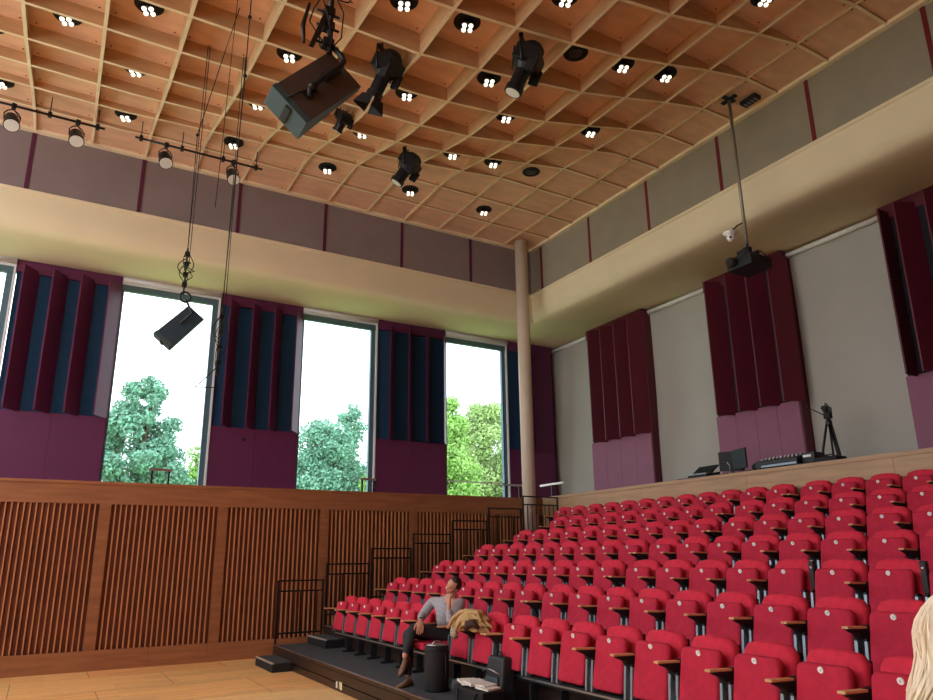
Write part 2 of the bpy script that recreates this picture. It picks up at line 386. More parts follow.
pier_east(10.44, 8.42, (10.14,9.57,9.05,8.52), 'maroon finned acoustic pier behind the hanging projector and sound desk')
pier_east(6.37, 4.25, (5.92,5.42,4.9,4.4), 'maroon finned acoustic pier at the right picture edge', 6.2)

# ------------------------------------------------------------------ windows
def window(k, xa, xb, bar=None):
    m = MB()
    m.mi = 0; m.box(xa, xb, YW+.02, YW+.12, 7.60, 7.74); m.box(xa, xa+.05, YW+.04, YW+.14, 3.0, 7.7); m.box(xb-.16, xb-.04, YW+.04, YW+.14, 3.0, 7.7)
    m.mi = 1; m.box(xb-.04, xb, YW-.02, YW+.14, 2.15, 7.9); m.box(xa, xb, YW, YW+.12, 7.74, 7.92); m.box(xa, xb, YW+.0, YW+.2, 2.9, 3.05)
    if bar: m.mi = 1; m.box(xa, xb-.1, YW+.08, YW+.10, bar, bar+.035)
    m.mi = 1; m.tube([(xa, YW-.03, 7.83), (xb, YW-.03, 7.83)], .05, 10)
    w = struct(m.build('window_%d' % k, [GLASSDARK, FRAMEW]))
    m = MB(); m.box(xa+.05, xb-.16, YW+.09, YW+.10, 3.05, 7.6); m.build('glass', GLASS, w)
window(1, -3.2, -1.17); window(2, .84, 2.95); window(3, 4.95, 6.96); window(4, 9.0, 11.02, 3.75)
# roller blinds on the east side
BL = [(16.62,14.66,'grey roller blind pulled down in the room corner behind the column'),(12.42,10.46,'grey roller blind pulled down between the two left maroon piers'),(8.40,6.39,'grey roller blind behind the camera tripod')]
for ya, yb, l in BL:
    r = empty('roller_blind', (XW+.24, (ya+yb)/2, 2.15), label=l, cat='blind', group='grey roller blinds on the right wall'); h = (ya-yb)/2
    m = MB(); m.tube([(-.06,-h,5.68),(-.06,h,5.68)], .055, 14); m.build('roller_tube', WHITEP, r)
    m = MB(); m.box(-.10,.0,-h,-h+.03,5.60,5.76); m.box(-.10,.0,h-.03,h,5.60,5.76); m.build('end_bracket', CHROME, r)
    m = MB(); N = 40; m.smooth = True; rows = []
    for k in range(N+1):
        y = -h+.02+(2*h-.04)*k/N; row = []
        for q in range(9):
            z = 5.64*q/8+.02
            row.append(m.bm.verts.new((-.012+.045*math.sin(y*4.1+ya+q*.2)*(1-q/9)+.012*math.sin(y*9+q), y, z)))
        rows.append(row)
    for a, b in zip(rows, rows[1:]):
        for q in range(8): m.bm.faces.new((a[q], a[q+1], b[q+1], b[q])).smooth = True
    m.build('blind_cloth', BLINDM, r)

# ------------------------------------------------------------------ column
r = empty('column', (9.82, 13.83, 0), label='tall slim pale round column rising to the ceiling near the room corner', cat='column')
m = MB(); m.smooth = True; m.lathe([(.158,0),(.158,ZC-.05)], 40); m.build('shaft', COLM, r)
m = MB(); m.smooth = True; m.lathe([(.175,0),(.175,.06)], 32); m.build('foot_ring', COLM, r)

# ------------------------------------------------------------------ tiered seating platform
XT = [3.86+.93*k for k in range(7)]+[10.49]; H = .29
pf = empty('seating_platform', (3.86, 6, 0), label='stepped black seating platform with grey carpet rising to the gallery', cat='seating platform')
def rel(x, y, z): return (x-3.86, y-6, z)
for k in range(7):
    z = H*(k+1); m = MB(); ye = 13.62; ys = -1.2
    m.mi = 0; m.box(XT[k]-3.86+.03, XT[k+1]-3.86+.03, ys-6, ye-6, z-.03, z)
    m.mi = 1; m.box(XT[k]-3.86+.02, XT[k]-3.86+.05, ys-6, ye-6, (z-H) if k else .0, z-.03)
    m.box(XT[k]-3.86+.02, XT[k+1]-3.86+.03, ye-6-.03, ye-6, 0, z-.03)
    m.build('tier', [CARPET, FASCIA], pf)
    m = MB(); m.box(XT[k]-3.86, XT[k]-3.86+.035, ys-6, ye-6, z-.05, z+.003); m.mi = 1; m.box(XT[k]-3.86-.004, XT[k]-3.86+.03, ys-6, ye-6, z-.004, z+.006); m.build('nosing', [FASCIA, NOSE], pf)
m = MB(); m.box(-.012, .03, -1.2-6, 13.62-6, .0, .10); m.box(-.006, .03, -7.2, 7.62, .115, .235); m.build('fascia_board', FASCIA, pf)
m = MB(); m.box(-.016, -.011, 10.235-6, 10.29-6, .035, .12); m.build('paper_notice', WHITEP, pf)
m = MB(); m.box(-.016, -.011, 10.05-6, 10.17-6, .035, .13); m.mi = 1; m.box(-.018, -.015, 10.06-6, 10.10-6, .03, .125); m.build('warning_notice', [mat('notice_yellow', (.75,.55,.12), .6), WHITEP], pf)
# aisle half steps
for k in range(0, 7):
    if k == 0: x0_, x1_, z0_, z1_ = 3.50, 3.845, 0, .15
    else: x0_, x1_, z0_, z1_ = XT[k]-.33, XT[k]-.006, H*k+.004, H*k+.15
    y0_, y1_ = (12.35, 13.42) if k == 0 else (12.52, 13.50)
    l = 'low black step on the wooden floor before the platform' if k == 0 else 'black half step in the side aisle climbing to the %s tier' % ORD[k+1]
    r = empty('aisle_step', ((x0_+x1_)/2, (y0_+y1_)/2, z0_), label=l, cat='step', group='half steps of the side aisle'); hx = (x1_-x0_)/2; hy = (y1_-y0_)/2
    m = MB(); m.box(-hx, hx, -hy, hy, 0, z1_-z0_-.012); m.build('step_box', BLACKM, r, bevel=.006)
    m = MB(); m.box(-hx+.03, hx, -hy+.01, hy-.01, z1_-z0_-.012, z1_-z0_); m.build('tread', CARPET, r)
    m = MB(); m.box(-hx-.004, -hx+.03, -hy, hy, z1_-z0_-.02, z1_-z0_+.002); m.build('nosing', NOSEW, r)
# guard rails
for k in range(7):
    xa = XT[k]+.02; xb = XT[k+1]-.045 if k < 6 else 10.45; zt = H*(k+1)+.006
    r = empty('guard_rail', (xa, 13.58, zt), label='black metal guard rail section beside the aisle at the %s tier' % ORD[k+1] if k < 6 else 'black metal guard rail section in front of the pale column at the top tier', cat='railing', group='guard rails stepping up the side aisle')
    w = xb-xa; s = .017
    for px in (0, w):
        m = MB(); m.box(px-s, px+s, -s, s, 0, 1.13); m.build('post', RAILM, r)
    for nm, z in (('top_rail', 1.115), ('middle_rail', .93), ('bottom_rail', .19)):
        m = MB(); m.box(s, w-s, -s*.9, s*.9, z-.015, z+.015); m.build(nm, RAILM, r)
    for q in range(1, 8):
        m = MB(); x = w*q/8; m.box(x-.008, x+.008, -.008, .008, .20, .92); m.build('baluster', RAILM, r)
# ------------------------------------------------------------------ seats
def rounded_rect(w, h, rt, rb, n=5):
    pts = []
    for cx, cz, r, a0 in ((w/2-rt, h-rt, rt, 0), (-w/2+rt, h-rt, rt, PI/2), (-w/2+rb, rb, rb, PI), (w/2-rb, rb, rb, 1.5*PI)):
        for k in range(n+1):
            a = a0+PI/2*k/n; pts.append((cx+r*math.cos(a), cz+r*math.sin(a)))
    return pts
def puffy(shape_front, xf, th, name, m_, parent, crown=.012, M=None):
    """padded panel: outline in (y,z) extruded along x, front at xf(y,z)"""
    m = MB(); m.smooth = True; n = len(shape_front); cy = sum(p[0] for p in shape_front)/n; cz = sum(p[1] for p in shape_front)/n
    layers = [(0.0, .86, -crown), (0, .94, -crown*.6), (0, 1.0, .012), (0, 1.0, th-.012), (0, .95, th)]
    rings = []
    for _, sc, dx in layers:
        ring = []
        for y, z in shape_front:
            yy = cy+(y-cy)*(1-(1-sc)*1.0); zz = cz+(z-cz)*(1-(1-sc)*.9); ring.append(m.bm.verts.new((xf(yy, zz)+dx, yy, zz)))
        rings.append(ring)
    for a, b in zip(rings, rings[1:]):
        for k in range(n): m.bm.faces.new((a[k], a[(k+1) % n], b[(k+1) % n], b[k])).smooth = True
    c0 = m.bm.verts.new((xf(cy, cz)-crown*1.4, cy, cz)); c1 = m.bm.verts.new((xf(cy, cz)+th, cy, cz))
    for k in range(n):
        m.bm.faces.new((rings[0][(k+1) % n], rings[0][k], c0)).smooth = True; m.bm.faces.new((rings[-1][k], rings[-1][(k+1) % n], c1)).smooth = True
    return m.build(name, m_, parent)
def add_arm(r, y, up=False):
    if up:
        m = MB(); m.box(.06, .10, y-.028, y+.028, .52, .86); a = m.build('armrest', BLACKM, r, bevel=.012)
        m = MB(); m.box(.045, .06, y-.022, y+.022, .60, .85); m.mi = 1; m.lathe([(.012,0),(.012,.006)], 8, Matrix.Translation((.043, y, .80)) @ Matrix.Rotation(PI/2, 4, 'Y')); m.build('armrest_underside', [BLACK, CHROME], a)
        return
    m = MB(); m.prism([(-.225,y-.027,.665),(.02,y-.027,.657),(.02,y-.027,.674),(-.225,y-.027,.684)], (0,.054,0)); a = m.build('armrest', ARMW, r, bevel=.005)
    m = MB(); m.prism([(-.20,y-.024,.664),(-.16,y-.024,.642),(-.10,y-.024,.620),(-.045,y-.024,.575),(-.01,y-.024,.51),(.01,y-.024,.44),(.10,y-.024,.42),(.14,y-.024,.680),(.02,y-.024,.677),(.02,y-.024,.66)], (0,.048,0)); m.build('armrest_bracket', BLACKM, a)
def make_seat(down=False):
    r = empty('auditorium_seat')
    # backrest: arched top
    top = []
    for k in range(13):
        t = k/12; y = .225-.45*t; top.append((y, .83+.05*math.sin(PI*t)**.55 if 0 < t < 1 else .80))
    outline = top+[(-.218, .42), (-.20, .385), (.20, .385), (.218, .42)]
    back = puffy(outline, lambda y, z: .085+.16*(z-.38)-.02*(1-(y/.22)**2), .055, 'backrest', REDBACK, r, crown=.015)
    m = MB(); m.hexa([(.135,-.215,.33),(.16,-.215,.33),(.16,.215,.33),(.135,.215,.33),(.215,-.215,.82),(.235,-.215,.82),(.235,.215,.82),(.215,.215,.82)]); m.build('back_shell', BLACKM, r, bevel=.01)
    # seat pad
    if not down:
        pan = rounded_rect(.392, .458, .05, .03); pan = [(y, z+.332) for y, z in pan]
        sp = puffy(pan, lambda y, z: -.088+.088*(z-.332)/.458, .058, 'seat_pad', RED, r, crown=.006)
        m = MB(); Mx = Matrix.Translation((-.018, 0, .757)) @ Matrix.Rotation(PI/2-.18, 4, 'Y')
        m.smooth = False; m.lathe([(.0205,-.006),(.022,-.003),(.022,.004)], 16, Mx); m.mi = 1; m.box(-.007,.007,-.0025,.0025,-.0075,-.0055, Mx); m.build('number_disc', [WHITEP, GREYM], sp)
    else:
        pan = rounded_rect(.43, .45, .055, .035)
        m = MB(); m.prism([(-.40+z*.98, y, .40) for y, z in pan], (0,0,.085)); sp = m.build('seat_pad', RED, r, bevel=.02)
    for sgn in (-1, 1):
        m = MB(); m.prism([(-.075, sgn*.222-.012, .30), (-.02, sgn*.222-.012, .30), (.0, sgn*.222-.012, .58), (-.045, sgn*.222-.012, .58)], (0,.024,0)); m.mi = 1; m.box(-.05,.02,sgn*.222-.013,sgn*.222+.013,.57,.59)
        m.build('side_bracket', [STEEL, BLACK], r)
    m = MB(); m.tube([(.02,-.262,.50),(-.03,-.255,.31)], .006, 6); m.build('pivot_rod', CHROME, r)
    m = MB(); m.box(.02,.07,-.275,-.249,.0,.45); m.box(-.06,.14,-.285,-.24,.0,.03); m.box(.0,.10,-.272,-.252,.03,.22); m.build('leg', BLACKM, r)
    add_arm(r, -.262)
    return r
PS, PL_ = .524, .519
seat0 = make_seat(); placed = []; ENDS = []
ROW = {}
for k in range(7):
    xs = 4.615+.936*k; z = H*(k+1)+.0035; odd = (k % 2 == 0)
    lefts = [7.492+.519*i for i in range(10)] if odd else [8.011+.519*i for i in range(9)]
    if k == 0: lefts = [7.459+.5245*i for i in range(10)]
    r0 = 6.865 if odd else 7.389
    rights = [r0-.524*i for i in range(14)]
    if k == 6: lefts = lefts+[12.74, 13.24]
    blocks = [sorted(lefts, reverse=True), [y for y in rights if y > 1.2]]
    ROW[k] = blocks
def vis(x, y, z):
    cx, f = 462.14, 705.54
    ya = math.radians(30.119); fx, fy = math.sin(ya), math.cos(ya); d = x*fx+y*fy; s = x*fy-y*fx
    return cx+f*s/d/.985 < 975
for k in range(7):
    xs = 4.615+.936*k; z = H*(k+1)+.0035; n_ = 0
    for bi, ys in enumerate(ROW[k]):
        ys = [y for y in ys if vis(xs, y, z)]
        if not ys: continue
        for q, y in enumerate(ys):
            n_ += 1
            person_seat = (k == 0 and abs(y-8.509) < .01)
            if person_seat: o = make_seat(True)
            elif seat0 is not None and not placed: o = seat0
            else: o = copy_tree(placed[0])
            if not person_seat: placed.append(o)
            o.location = (xs, y, z)
            if q == 0: ENDS.append(o)
            if person_seat: l = 'red auditorium seat in the front row, folded down under the seated man'
            elif k == 0 and abs(y-7.984) < .01: l = 'red tip-up seat in the front row with the tan coat on its armrest'
            else: l = 'red tip-up seat in the %s row from the front, %s from the side aisle' % (ORD[k+1], ORD[n_]) 
            tag(o, l, 'seat', 'red tip-up seats in the tiered rows')
        ya, yb = ys[0]+.27, ys[-1]-.29
        b = empty('seat_beam', (xs, (ya+yb)/2, z), label='black steel beam under the %s block of seats in the %s row' % ('window-side' if bi == 0 else 'nearer', ORD[k+1]), cat='beam', group='steel beams carrying the seat rows'); h = (ya-yb)/2
        m = MB(); m.box(.0,.10,-h,h,.235,.29); m.build('beam', BLACKM, b)
        m = MB(); m.box(-.012,.0,-h,h,.255,.272); m.build('trim_strip', SILV, b)
for o in ENDS: add_arm(o, .262)
# folded-up armrests seen on two seats of the third row
for o in placed:
    if abs(o.location.x-(4.615+1.872)) < .01 and (abs(o.location.y-(6.865-.524*4)) < .05 or abs(o.location.y-(6.865-.524*6)) < .05):
        for c in list(o.children):
            if c.name.startswith('armrest'):
                for g in list(c.children): bpy.data.objects.remove(g)
                bpy.data.objects.remove(c)
        add_arm(o, -.262, True)

# ------------------------------------------------------------------ hanging gear
def ladder_rot(cols): return Matrix((cols[0], cols[1], cols[2])).transposed()
def loudspeaker(base, cols, a, b, c, label, hang, body=None):
    """cabinet corner at base; axes cols; dims a (width) b (depth) c (height)"""
    A, B, Cc = [Vector(v).normalized() for v in cols]; B = (B-A*B.dot(A)).normalized(); Cc = A.cross(B)*(1 if A.cross(B).dot(Cc) > 0 else -1)
    O = Vector(base); ctr = O+A*a/2+B*b/2
    r = empty('loudspeaker', ctr, label=label, cat='loudspeaker')
    def T(u, v, w): return O+A*u+B*v+Cc*w-ctr
    m = MB(); m.hexa([T(0,0,0),T(a,0,0),T(a,b,0),T(0,b,0),T(0,0,c),T(a,0,c),T(a,b,c*.3),T(0,b,c*.3)]); m.build('cabinet', body or SPKB, r, bevel=.008)
    m = MB(); m.hexa([T(-.005,-.03,-.004),T(a+.005,-.03,-.004),T(a+.005,.03,-.004),T(-.005,.03,-.004),T(-.005,-.03,c+.004),T(a+.005,-.03,c+.004),T(a+.005,.03,c+.004),T(-.005,.03,c+.004)]); m.build('front_grille', SPKT, r, bevel=.004)
    m = MB(); m.hexa([T(a*.45,-.045,c*.1),T(a*.60,-.045,c*.1),T(a*.60,-.03,c*.1),T(a*.45,-.03,c*.1),T(a*.45,-.045,c*.9),T(a*.60,-.045,c*.9),T(a*.60,-.03,c*.9),T(a*.45,-.03,c*.9)]); m.build('handle_plate', BLACK, r)
    m = MB(); m.hexa([T(a-.0,.03,.0),T(a+.004,.03,.0),T(a+.004,b,.0),T(a,b,0),T(a,.03,c),T(a+.004,.03,c),T(a+.004,b,c*.3),T(a,b,c*.3)]); m.build('side_panel', SPKT, r)
    return r, T
spk, T = loudspeaker((1.17,4.97,5.49), [(.75,-.03,-.66),(.66,.03,.75),(0,1,-.05)], .38, .68, .24, 'big dark loudspeaker cabinet hung high by a yoke, teal grille facing left', None)
Q = lambda x, z, y=4.88: Vector((x, y, z))-spk.location
m = MB(); m.tube([Q(1.45,5.44,4.93), Q(1.44,5.52,4.92), Q(1.56,5.66,4.89), Q(1.68,5.79,4.87), Q(1.705,5.84,4.87), Q(1.69,5.885,4.87), Q(1.60,5.955,4.88)], .024, 8); m.build('yoke', BLACK, spk)
m = MB(); m.box(-.09,.09,-.015,.015,-.035,.035, Matrix.Translation(Q(1.62,5.74,4.945)) @ Matrix.Rotation(-.78, 4, 'Y')); m.box(-.05,.07,-.02,.01,-.03,.03, Matrix.Translation(Q(1.45,5.50,4.955)) @ Matrix.Rotation(-.9, 4, 'Y')); m.build('yoke_plate', BLACK, spk)
m = MB(); m.tube([Q(1.27,5.40,4.95), Q(1.47,5.54,4.93)], .009, 6); m.sphere(Q(1.46,5.54,4.91), .04); m.build('locking_knob', BLACK, spk)
hx, hy = 1.56, 4.88
r = empty('hanging_truss_drop', (hx, hy, 5.88), label='black pipe drop with clamps and coiled cables holding up the big loudspeaker', cat='rigging')
m = MB(); m.tube([(0.02,0,0),(0,0,2.62)], .024, 10); m.build('drop_pipe', BLACK, r)
for z in (.05,.22,.36): m = MB(); m.box(-.045,.045,-.04,.04,z,z+.07); m.tube([(-.1,0,z+.03),(.1,.02,z+.04)], .012, 6); m.build('clamp', BLACK, r)
m = MB(); m.hexa([(-.16,-.05,.0),(-.12,-.05,.0),(-.12,.0,.0),(-.16,.0,.0),(-.07,-.05,.30),(-.03,-.05,.30),(-.03,0,.30),(-.07,0,.30)]); m.tube([(-.2,0,.02),(-.21,.02,.2),(-.17,0,.42)], [.012,.02,.012], 8); m.build('shackle', BLACK, r)
m = MB()
for k in range(4):
    a = k*1.3; m.tube([(.05*math.cos(a),.05*math.sin(a),.6), (.13*math.cos(a),.13*math.sin(a),.45), (.16*math.cos(a+.5),.14*math.sin(a+.5),.25), (.07*math.cos(a+1),.07*math.sin(a+1),.08), (.02,0,.0)], .006, 6)
m.tube([(.1+.09*math.cos(t*PI/6), .09*math.sin(t*PI/6)*.4, .62+.09*math.sin(t*PI/6)) for t in range(12)], .007, 6, closed=True)
m.build('cable_loop', BLACKM, r)
spk2, T2 = loudspeaker((.93,9.53,4.67), [(.74,-.18,-.65),(.66,-.02,.75),(.15,.98,-.11)], .27, .57, .12, 'dark blue-grey loudspeaker hung before the left window on cables', None, mat('speaker_slate_blue', (.025,.05,.075), .5))
m = MB(); m.tube([T2(.13,.30,-.03), T2(.13,.50,-.06), Vector((1.25,9.4,5.12))-spk2.location], .016, 8)
m.tube([Vector((1.235,9.4,5.16))-spk2.location+Vector((.07*math.cos(t*PI/6), 0, .07*math.sin(t*PI/6))) for t in range(12)], .014, 6, closed=True); m.build('yoke', BLACK, spk2)
def tangle(name, x, y, ztop, zbot, rad, label, n=6, ladder=False, up=9.1, thin=.006):
    up = ZC-drop_panel(sdist(x, y))-.02
    r = empty(name, (x, y, zbot), label=label, cat='cable'); h = ztop-zbot; rnd = random.Random(int(x*100))
    m = MB()
    for k in range(2): m.tube([(.03*k,0,h*.6),(.03*k+.01,.02,up-zbot)], .0055, 6)
    m.build('suspension_wire', BLACKM, r)
    for q in range(n):
        m = MB(); a = rnd.uniform(0, 6.28); rr = rad*rnd.uniform(.5, 1); pts = []
        z0 = rnd.uniform(0, .5)*h; z1 = rnd.uniform(.6, 1)*h
        for t in range(13):
            u = t/12; s = math.sin(u*PI); pts.append((rr*math.cos(a+u*2)*s, rr*math.sin(a+u*2)*s, z0+(z1-z0)*u))
        m.tube(pts, thin, 6); m.build('cable_loop', BLACKM, r)
    m = MB()
    for t in range(4): z = h*(.15+.22*t); m.box(-.03,.03,-.025,.025,z,z+.06)
    m.tube([(0,0,0),(0,0,h)], .012, 6); m.build('hook_block', BLACK, r)
    return r
c1 = tangle('cable_bundle', 1.21, 9.4, 5.86, 5.20, .13, 'tangled black cables and clamps just above the window-side loudspeaker', 7)
c2 = tangle('cable_bundle', 1.72, 9.4, 5.12, 4.15, .17, 'loose dangling wires and hooks hanging before the second plum pier', 6, thin=.005)
m = MB(); m.tube([(-.02,0,.1),(-.2,.02,-.12),(-.26,.02,-.18),(.06,0,-.16),(.0,.0,.1)], .008, 6); m.build('wire_hanger', BLACK, c2)
r = empty('suspension_cable', (1.02, 8.3, 7.2), label='thin black cords running diagonally to the ceiling left of the big loudspeaker', cat='cable')
m = MB(); m.tube([(.03,0,-.3),(.35,-.3,1.5)], .006, 6); m.tube([(.03,0,-.3),(.17,.9,-2.0)], .005, 6); m.sphere((.03,0,-.3), .02); m.build('cord', BLACKM, r)
r = empty('suspension_cable', (1.27, 6.75, 6.6), label='two thin vertical cords with small clamps between the light bars and loudspeaker', cat='cable')
m = MB(); m.tube([(0,0,2.4),(0,0,.2),(.18,1.2,-2.0)], .006, 6); m.tube([(-.12,0,2.4),(-.12,.4,-1.2)], .004, 6); m.sphere((0,0,.2), .022); m.sphere((0,0,.95), .022); m.build('cord', BLACKM, r)

# light bars with spots
def spotlight(x, y, ztop, drop, rz, tilt, label, s=1.0):
    r = empty('stage_spotlight', (x, y, ztop), rz, label=label, cat='spotlight', group='small spotlights on the light bars'); r.scale = (s, s, s)
    m = MB(); m.box(-.03,.03,-.03,.03,-.03,.05); m.build('clamp', BLACK, r)
    m = MB(); m.tube([(-.10,0,-drop),(-.11,0,-drop*.6),(-.07,0,-.09),(0,0,-.05),(.07,0,-.09),(.11,0,-drop*.6),(.10,0,-drop)], .009, 6); m.build('yoke', BLACK, r)
    Mx = Matrix.Translation((0,0,-drop)) @ Matrix.Rotation(tilt, 4, 'X')
    m = MB(); m.smooth = True; m.lathe([(.05,.14),(.09,.10),(.10,.0),(.11,-.10),(.115,-.12)], 18, Mx); b = m.build('lamp_body', BLACK, r)
    m = MB(); m.lathe([(.10,-.122),(.10,-.130)], 18, Mx); m.build('lens', LENS, b)
    m = MB(); m.tube([(.02,.05,-.03),(.12,.08,-.12),(.06,.06,-drop+.1)], .006, 6); m.build('cable', BLACKM, r)
    return r
def bar(xa, xb, label):
    r = empty('light_bar', ((xa+xb)/2, 12.9, 9.35), label=label, cat='light bar', group='black light bars under the ceiling near the window wall'); h = (xb-xa)/2
    m = MB(); m.tube([(-h,0,0),(h,0,0)], .022, 10); m.build('pipe', BLACK, r)
    for px in (-h+.1, -h*.3, h*.35, h-.12):
        m = MB(); m.box(px-.03,px+.03,-.035,.035,-.04,.05); m.tube([(px,0,.04),(px,0,ZC-.06-9.35-.0)], .009, 6); m.build('hanger_clamp', BLACK, r)
    return r
bar(-2.6, .07, 'black light bar at the left picture edge carrying two spotlights'); bar(.57, 2.9, 'black light bar right of the left-edge one, behind the hanging cords')
for x, l in ((-1.33,'small black spotlight on the left light bar, nearest the picture edge'),(-.36,'small black spotlight near the right end of the left light bar'),(1.11,'small black spotlight at the left of the second light bar'),(2.34,'small black spotlight at the right end of the second light bar')):
    spotlight(x, 12.9, 9.33, .25, .25, -.55, l, 1.12)
# theatrical profile lights in the coffers
def profile_light(x, y, zt, L, rz, tilt, label, doors=False, sc=1.3):
    r = empty('profile_light', (x, y, zt), rz, label=label, cat='stage light', group='black stage lights hung in the ceiling coffers'); r.scale = (sc, sc, sc)
    m = MB(); m.box(-.14,.14,-.02,.02,-.10,-.06); m.tube([(-.05,0,0),(-.05,0,-.1)], .018, 8); m.tube([(.12,0,0.05),(.12,0,-.1)], .012, 8); m.build('mounting_bracket', BLACK, r)
    m = MB(); m.tube([(-.15,0,-L*.55),(-.15,0,-.12),(0,0,-.09),(.15,0,-.12),(.15,0,-L*.55)], .015, 6); m.build('yoke', BLACK, r)
    Mx = Matrix.Translation((0,0,-L*.55)) @ Matrix.Rotation(tilt, 4, 'X')
    m = MB(); m.smooth = False; m.lathe([(.09,L*.40),(.13,L*.34),(.13,L*.02),(.085,-L*.05),(.085,-L*.30),(.10,-L*.31),(.10,-L*.40)], 14, Mx); m.box(-.15,.15,-.13,.13,L*.05,L*.28, Mx); b = m.build('lamp_body', BLACK, r)
    m = MB(); m.lathe([(.08,-L*.385),(.08,-L*.405)], 14, Mx); m.build('lens', LENS, b)
    m = MB()
    for s in (-1, 1): m.box(s*.13-.02, s*.13+.02, -.16, -.06, -L*.1, L*.12, Mx)
    m.tube([(.05,.1,-.05),(.2,.16,-L*.3),(.1,.1,-L*.45)], .008, 6); m.build('shutter_handle', BLACKM, b)
    if doors:
        for s, a in ((1,0),(-1,0),(1,1),(-1,1)):
            m = MB(); e = -L*.40; o = .10*s
            p = [(-.09,o,e),(.09,o,e),(.12,o+s*.05,e-.14),(-.12,o+s*.05,e-.14)]
            if a: p = [(q[1], q[0], q[2]) for q in p]
            m.prism([Mx @ Vector(q) for q in p], (0.003,.003,.003)); m.build('barn_door', BLACKM, b)
    return r
profile_light(3.42, 8.05, 8.98, .75, .6, .5, 'black stage light with open barn doors just right of the big loudspeaker', True, 1.2)
profile_light(5.02, 6.85, 8.92, .75, .8, .45, 'black stage light deep in a coffer near the top centre of the ceiling')
profile_light(5.06, 10.75, 9.30, .62, .9, .6, 'black stage light hanging above the fourth wall strip, lowest in the coffers')
profile_light(3.55, 10.12, 9.25, .5, .4, .7, 'small stage light half hidden behind the big loudspeaker', False, .9)

# projector and camera on the pole
r = empty('projector', (9.72, 7.10, 6.40), label='black projector hanging on a long pole before the maroon pier', cat='projector')
m = MB(); m.box(-.27,.27,-.25,.25,.0,.20); m.build('projector_case', BLACK, r, bevel=.035, seg=3)
m = MB(); m.smooth = True; m.lathe([(.075,0),(.085,.05),(.07,.12)], 18, Matrix.Translation((-.26,.10,.12)) @ Matrix.Rotation(-PI/2, 4, 'Y')); m.build('lens', BLACKM, r)
m = MB(); m.box(-.16,.16,-.14,.14,.20,.27); m.box(-.05,.05,-.05,.05,.27,.42)
for a in (-.12,.12): m.box(a-.01,a+.01,-.12,.12,.24,.36)
m.build('ceiling_bracket', BLACKM, r)
m = MB(); m.tube([(.12,.05,.25),(.2,-.1,.36),(.22,-.2,.22)], .012, 6); m.build('cable', BLACKM, r); m = MB(); m.tube([(-.1,-.1,.3),(-.2,-.16,.4),(-.24,-.1,.22)], .01, 6); m.build('cable', BLACKM, r)
m = MB(); m.tube([(0,0,.4),(0,0,ZC-.03-6.40)], .028, 12); m.build('pole', mat('brushed_pole', (.32,.29,.24), .4, .5), r)
m = MB(); m.box(-.15,.15,-.04,.04,ZC-.045-6.42,ZC-.03-6.42); m.box(-.04,.04,-.15,.15,ZC-.06-6.42,ZC-.03-6.42); m.build('ceiling_plate', BLACKM, r)
r = empty('dome_camera', (9.72, 7.40, 7.13), label='small white dome camera on a side arm above the projector', cat='camera')
m = MB(); m.tube([(.0,0,.10),(0,-.16,.16),(0,-.28,.16)], .014, 8); m.build('side_arm', BLACKM, r)
m = MB(); m.smooth = True; m.lathe([(.06,.10),(.13,.09),(.13,.07),(.07,.05),(.075,0)], 18); m.build('housing', WHITEP, r)
m = MB(); m.sphere((0,0,-.01), .07, u=14, v=10); m.mi = 1; m.sphere((-.05,-.035,-.02), .022); d = m.build('camera_head', [WHITEP, BLACK], r)
r = empty('power_box', (10.08, 6.93, ZC-.055), label='black slotted socket box on the ceiling beside the projector pole', cat='socket box')
m = MB(); m.box(-.09,.09,-.16,.16,-.04,.03); m.build('box', BLACKM, r, bevel=.01)
m = MB()
for k in range(4): m.box(-.05,.05,-.13+k*.07,-.09+k*.07,-.045,-.039)
m.build('socket_slots', STEEL, r)
m = MB(); m.tube([(0,.16,0),(-.1,.22,.0),(-.25,.2,.02)], .008, 6); m.build('cable', WHITEP, r)

# ------------------------------------------------------------------ gallery things
def tbar(x, y, rz, w, z, label, tilt=0):
    r = empty('handrail', (x, y, 2.15), rz, label=label, cat='handrail', group='short rails on posts along the gallery')
    for s in ((0,) if tilt else (-1, 1)):
        if True:
            m = MB(); m.box(s*w*.36-.018, s*w*.36+.018, -.018, .018, 0, z-2.15-.03); m.build('post', BLACK, r)
            m = MB(); m.box(s*w*.36-.012, s*w*.36+.012, -.012, .012, z-2.15-.10, z-2.15-.01); m.build('post_cap', SILV, r)
    m = MB(); m.box(-w/2, w/2, -.03, .03, z-2.15-.015, z-2.15+.015) if not tilt else None; m.box(-w/2, w/2, -.02, .02, z-2.15-.03, z-2.15+.02); m.build('rail_top', WHITEP if tilt else SILV, r)
tbar(1.80, 14.75, 0, .42, 3.50, 'short silver-topped rail on two posts before the leftmost full window')
tbar(6.10, 14.75, 0, .38, 3.51, 'short silver-topped rail at the right foot of the second window')
tbar(10.05, 14.85, 0, .55, 3.55, 'short silver-topped rail left of the pale column')
tbar(10.95, 14.42, PI/2, .98, 3.57, 'longer white-topped rail on one post right of the pale column', 1)
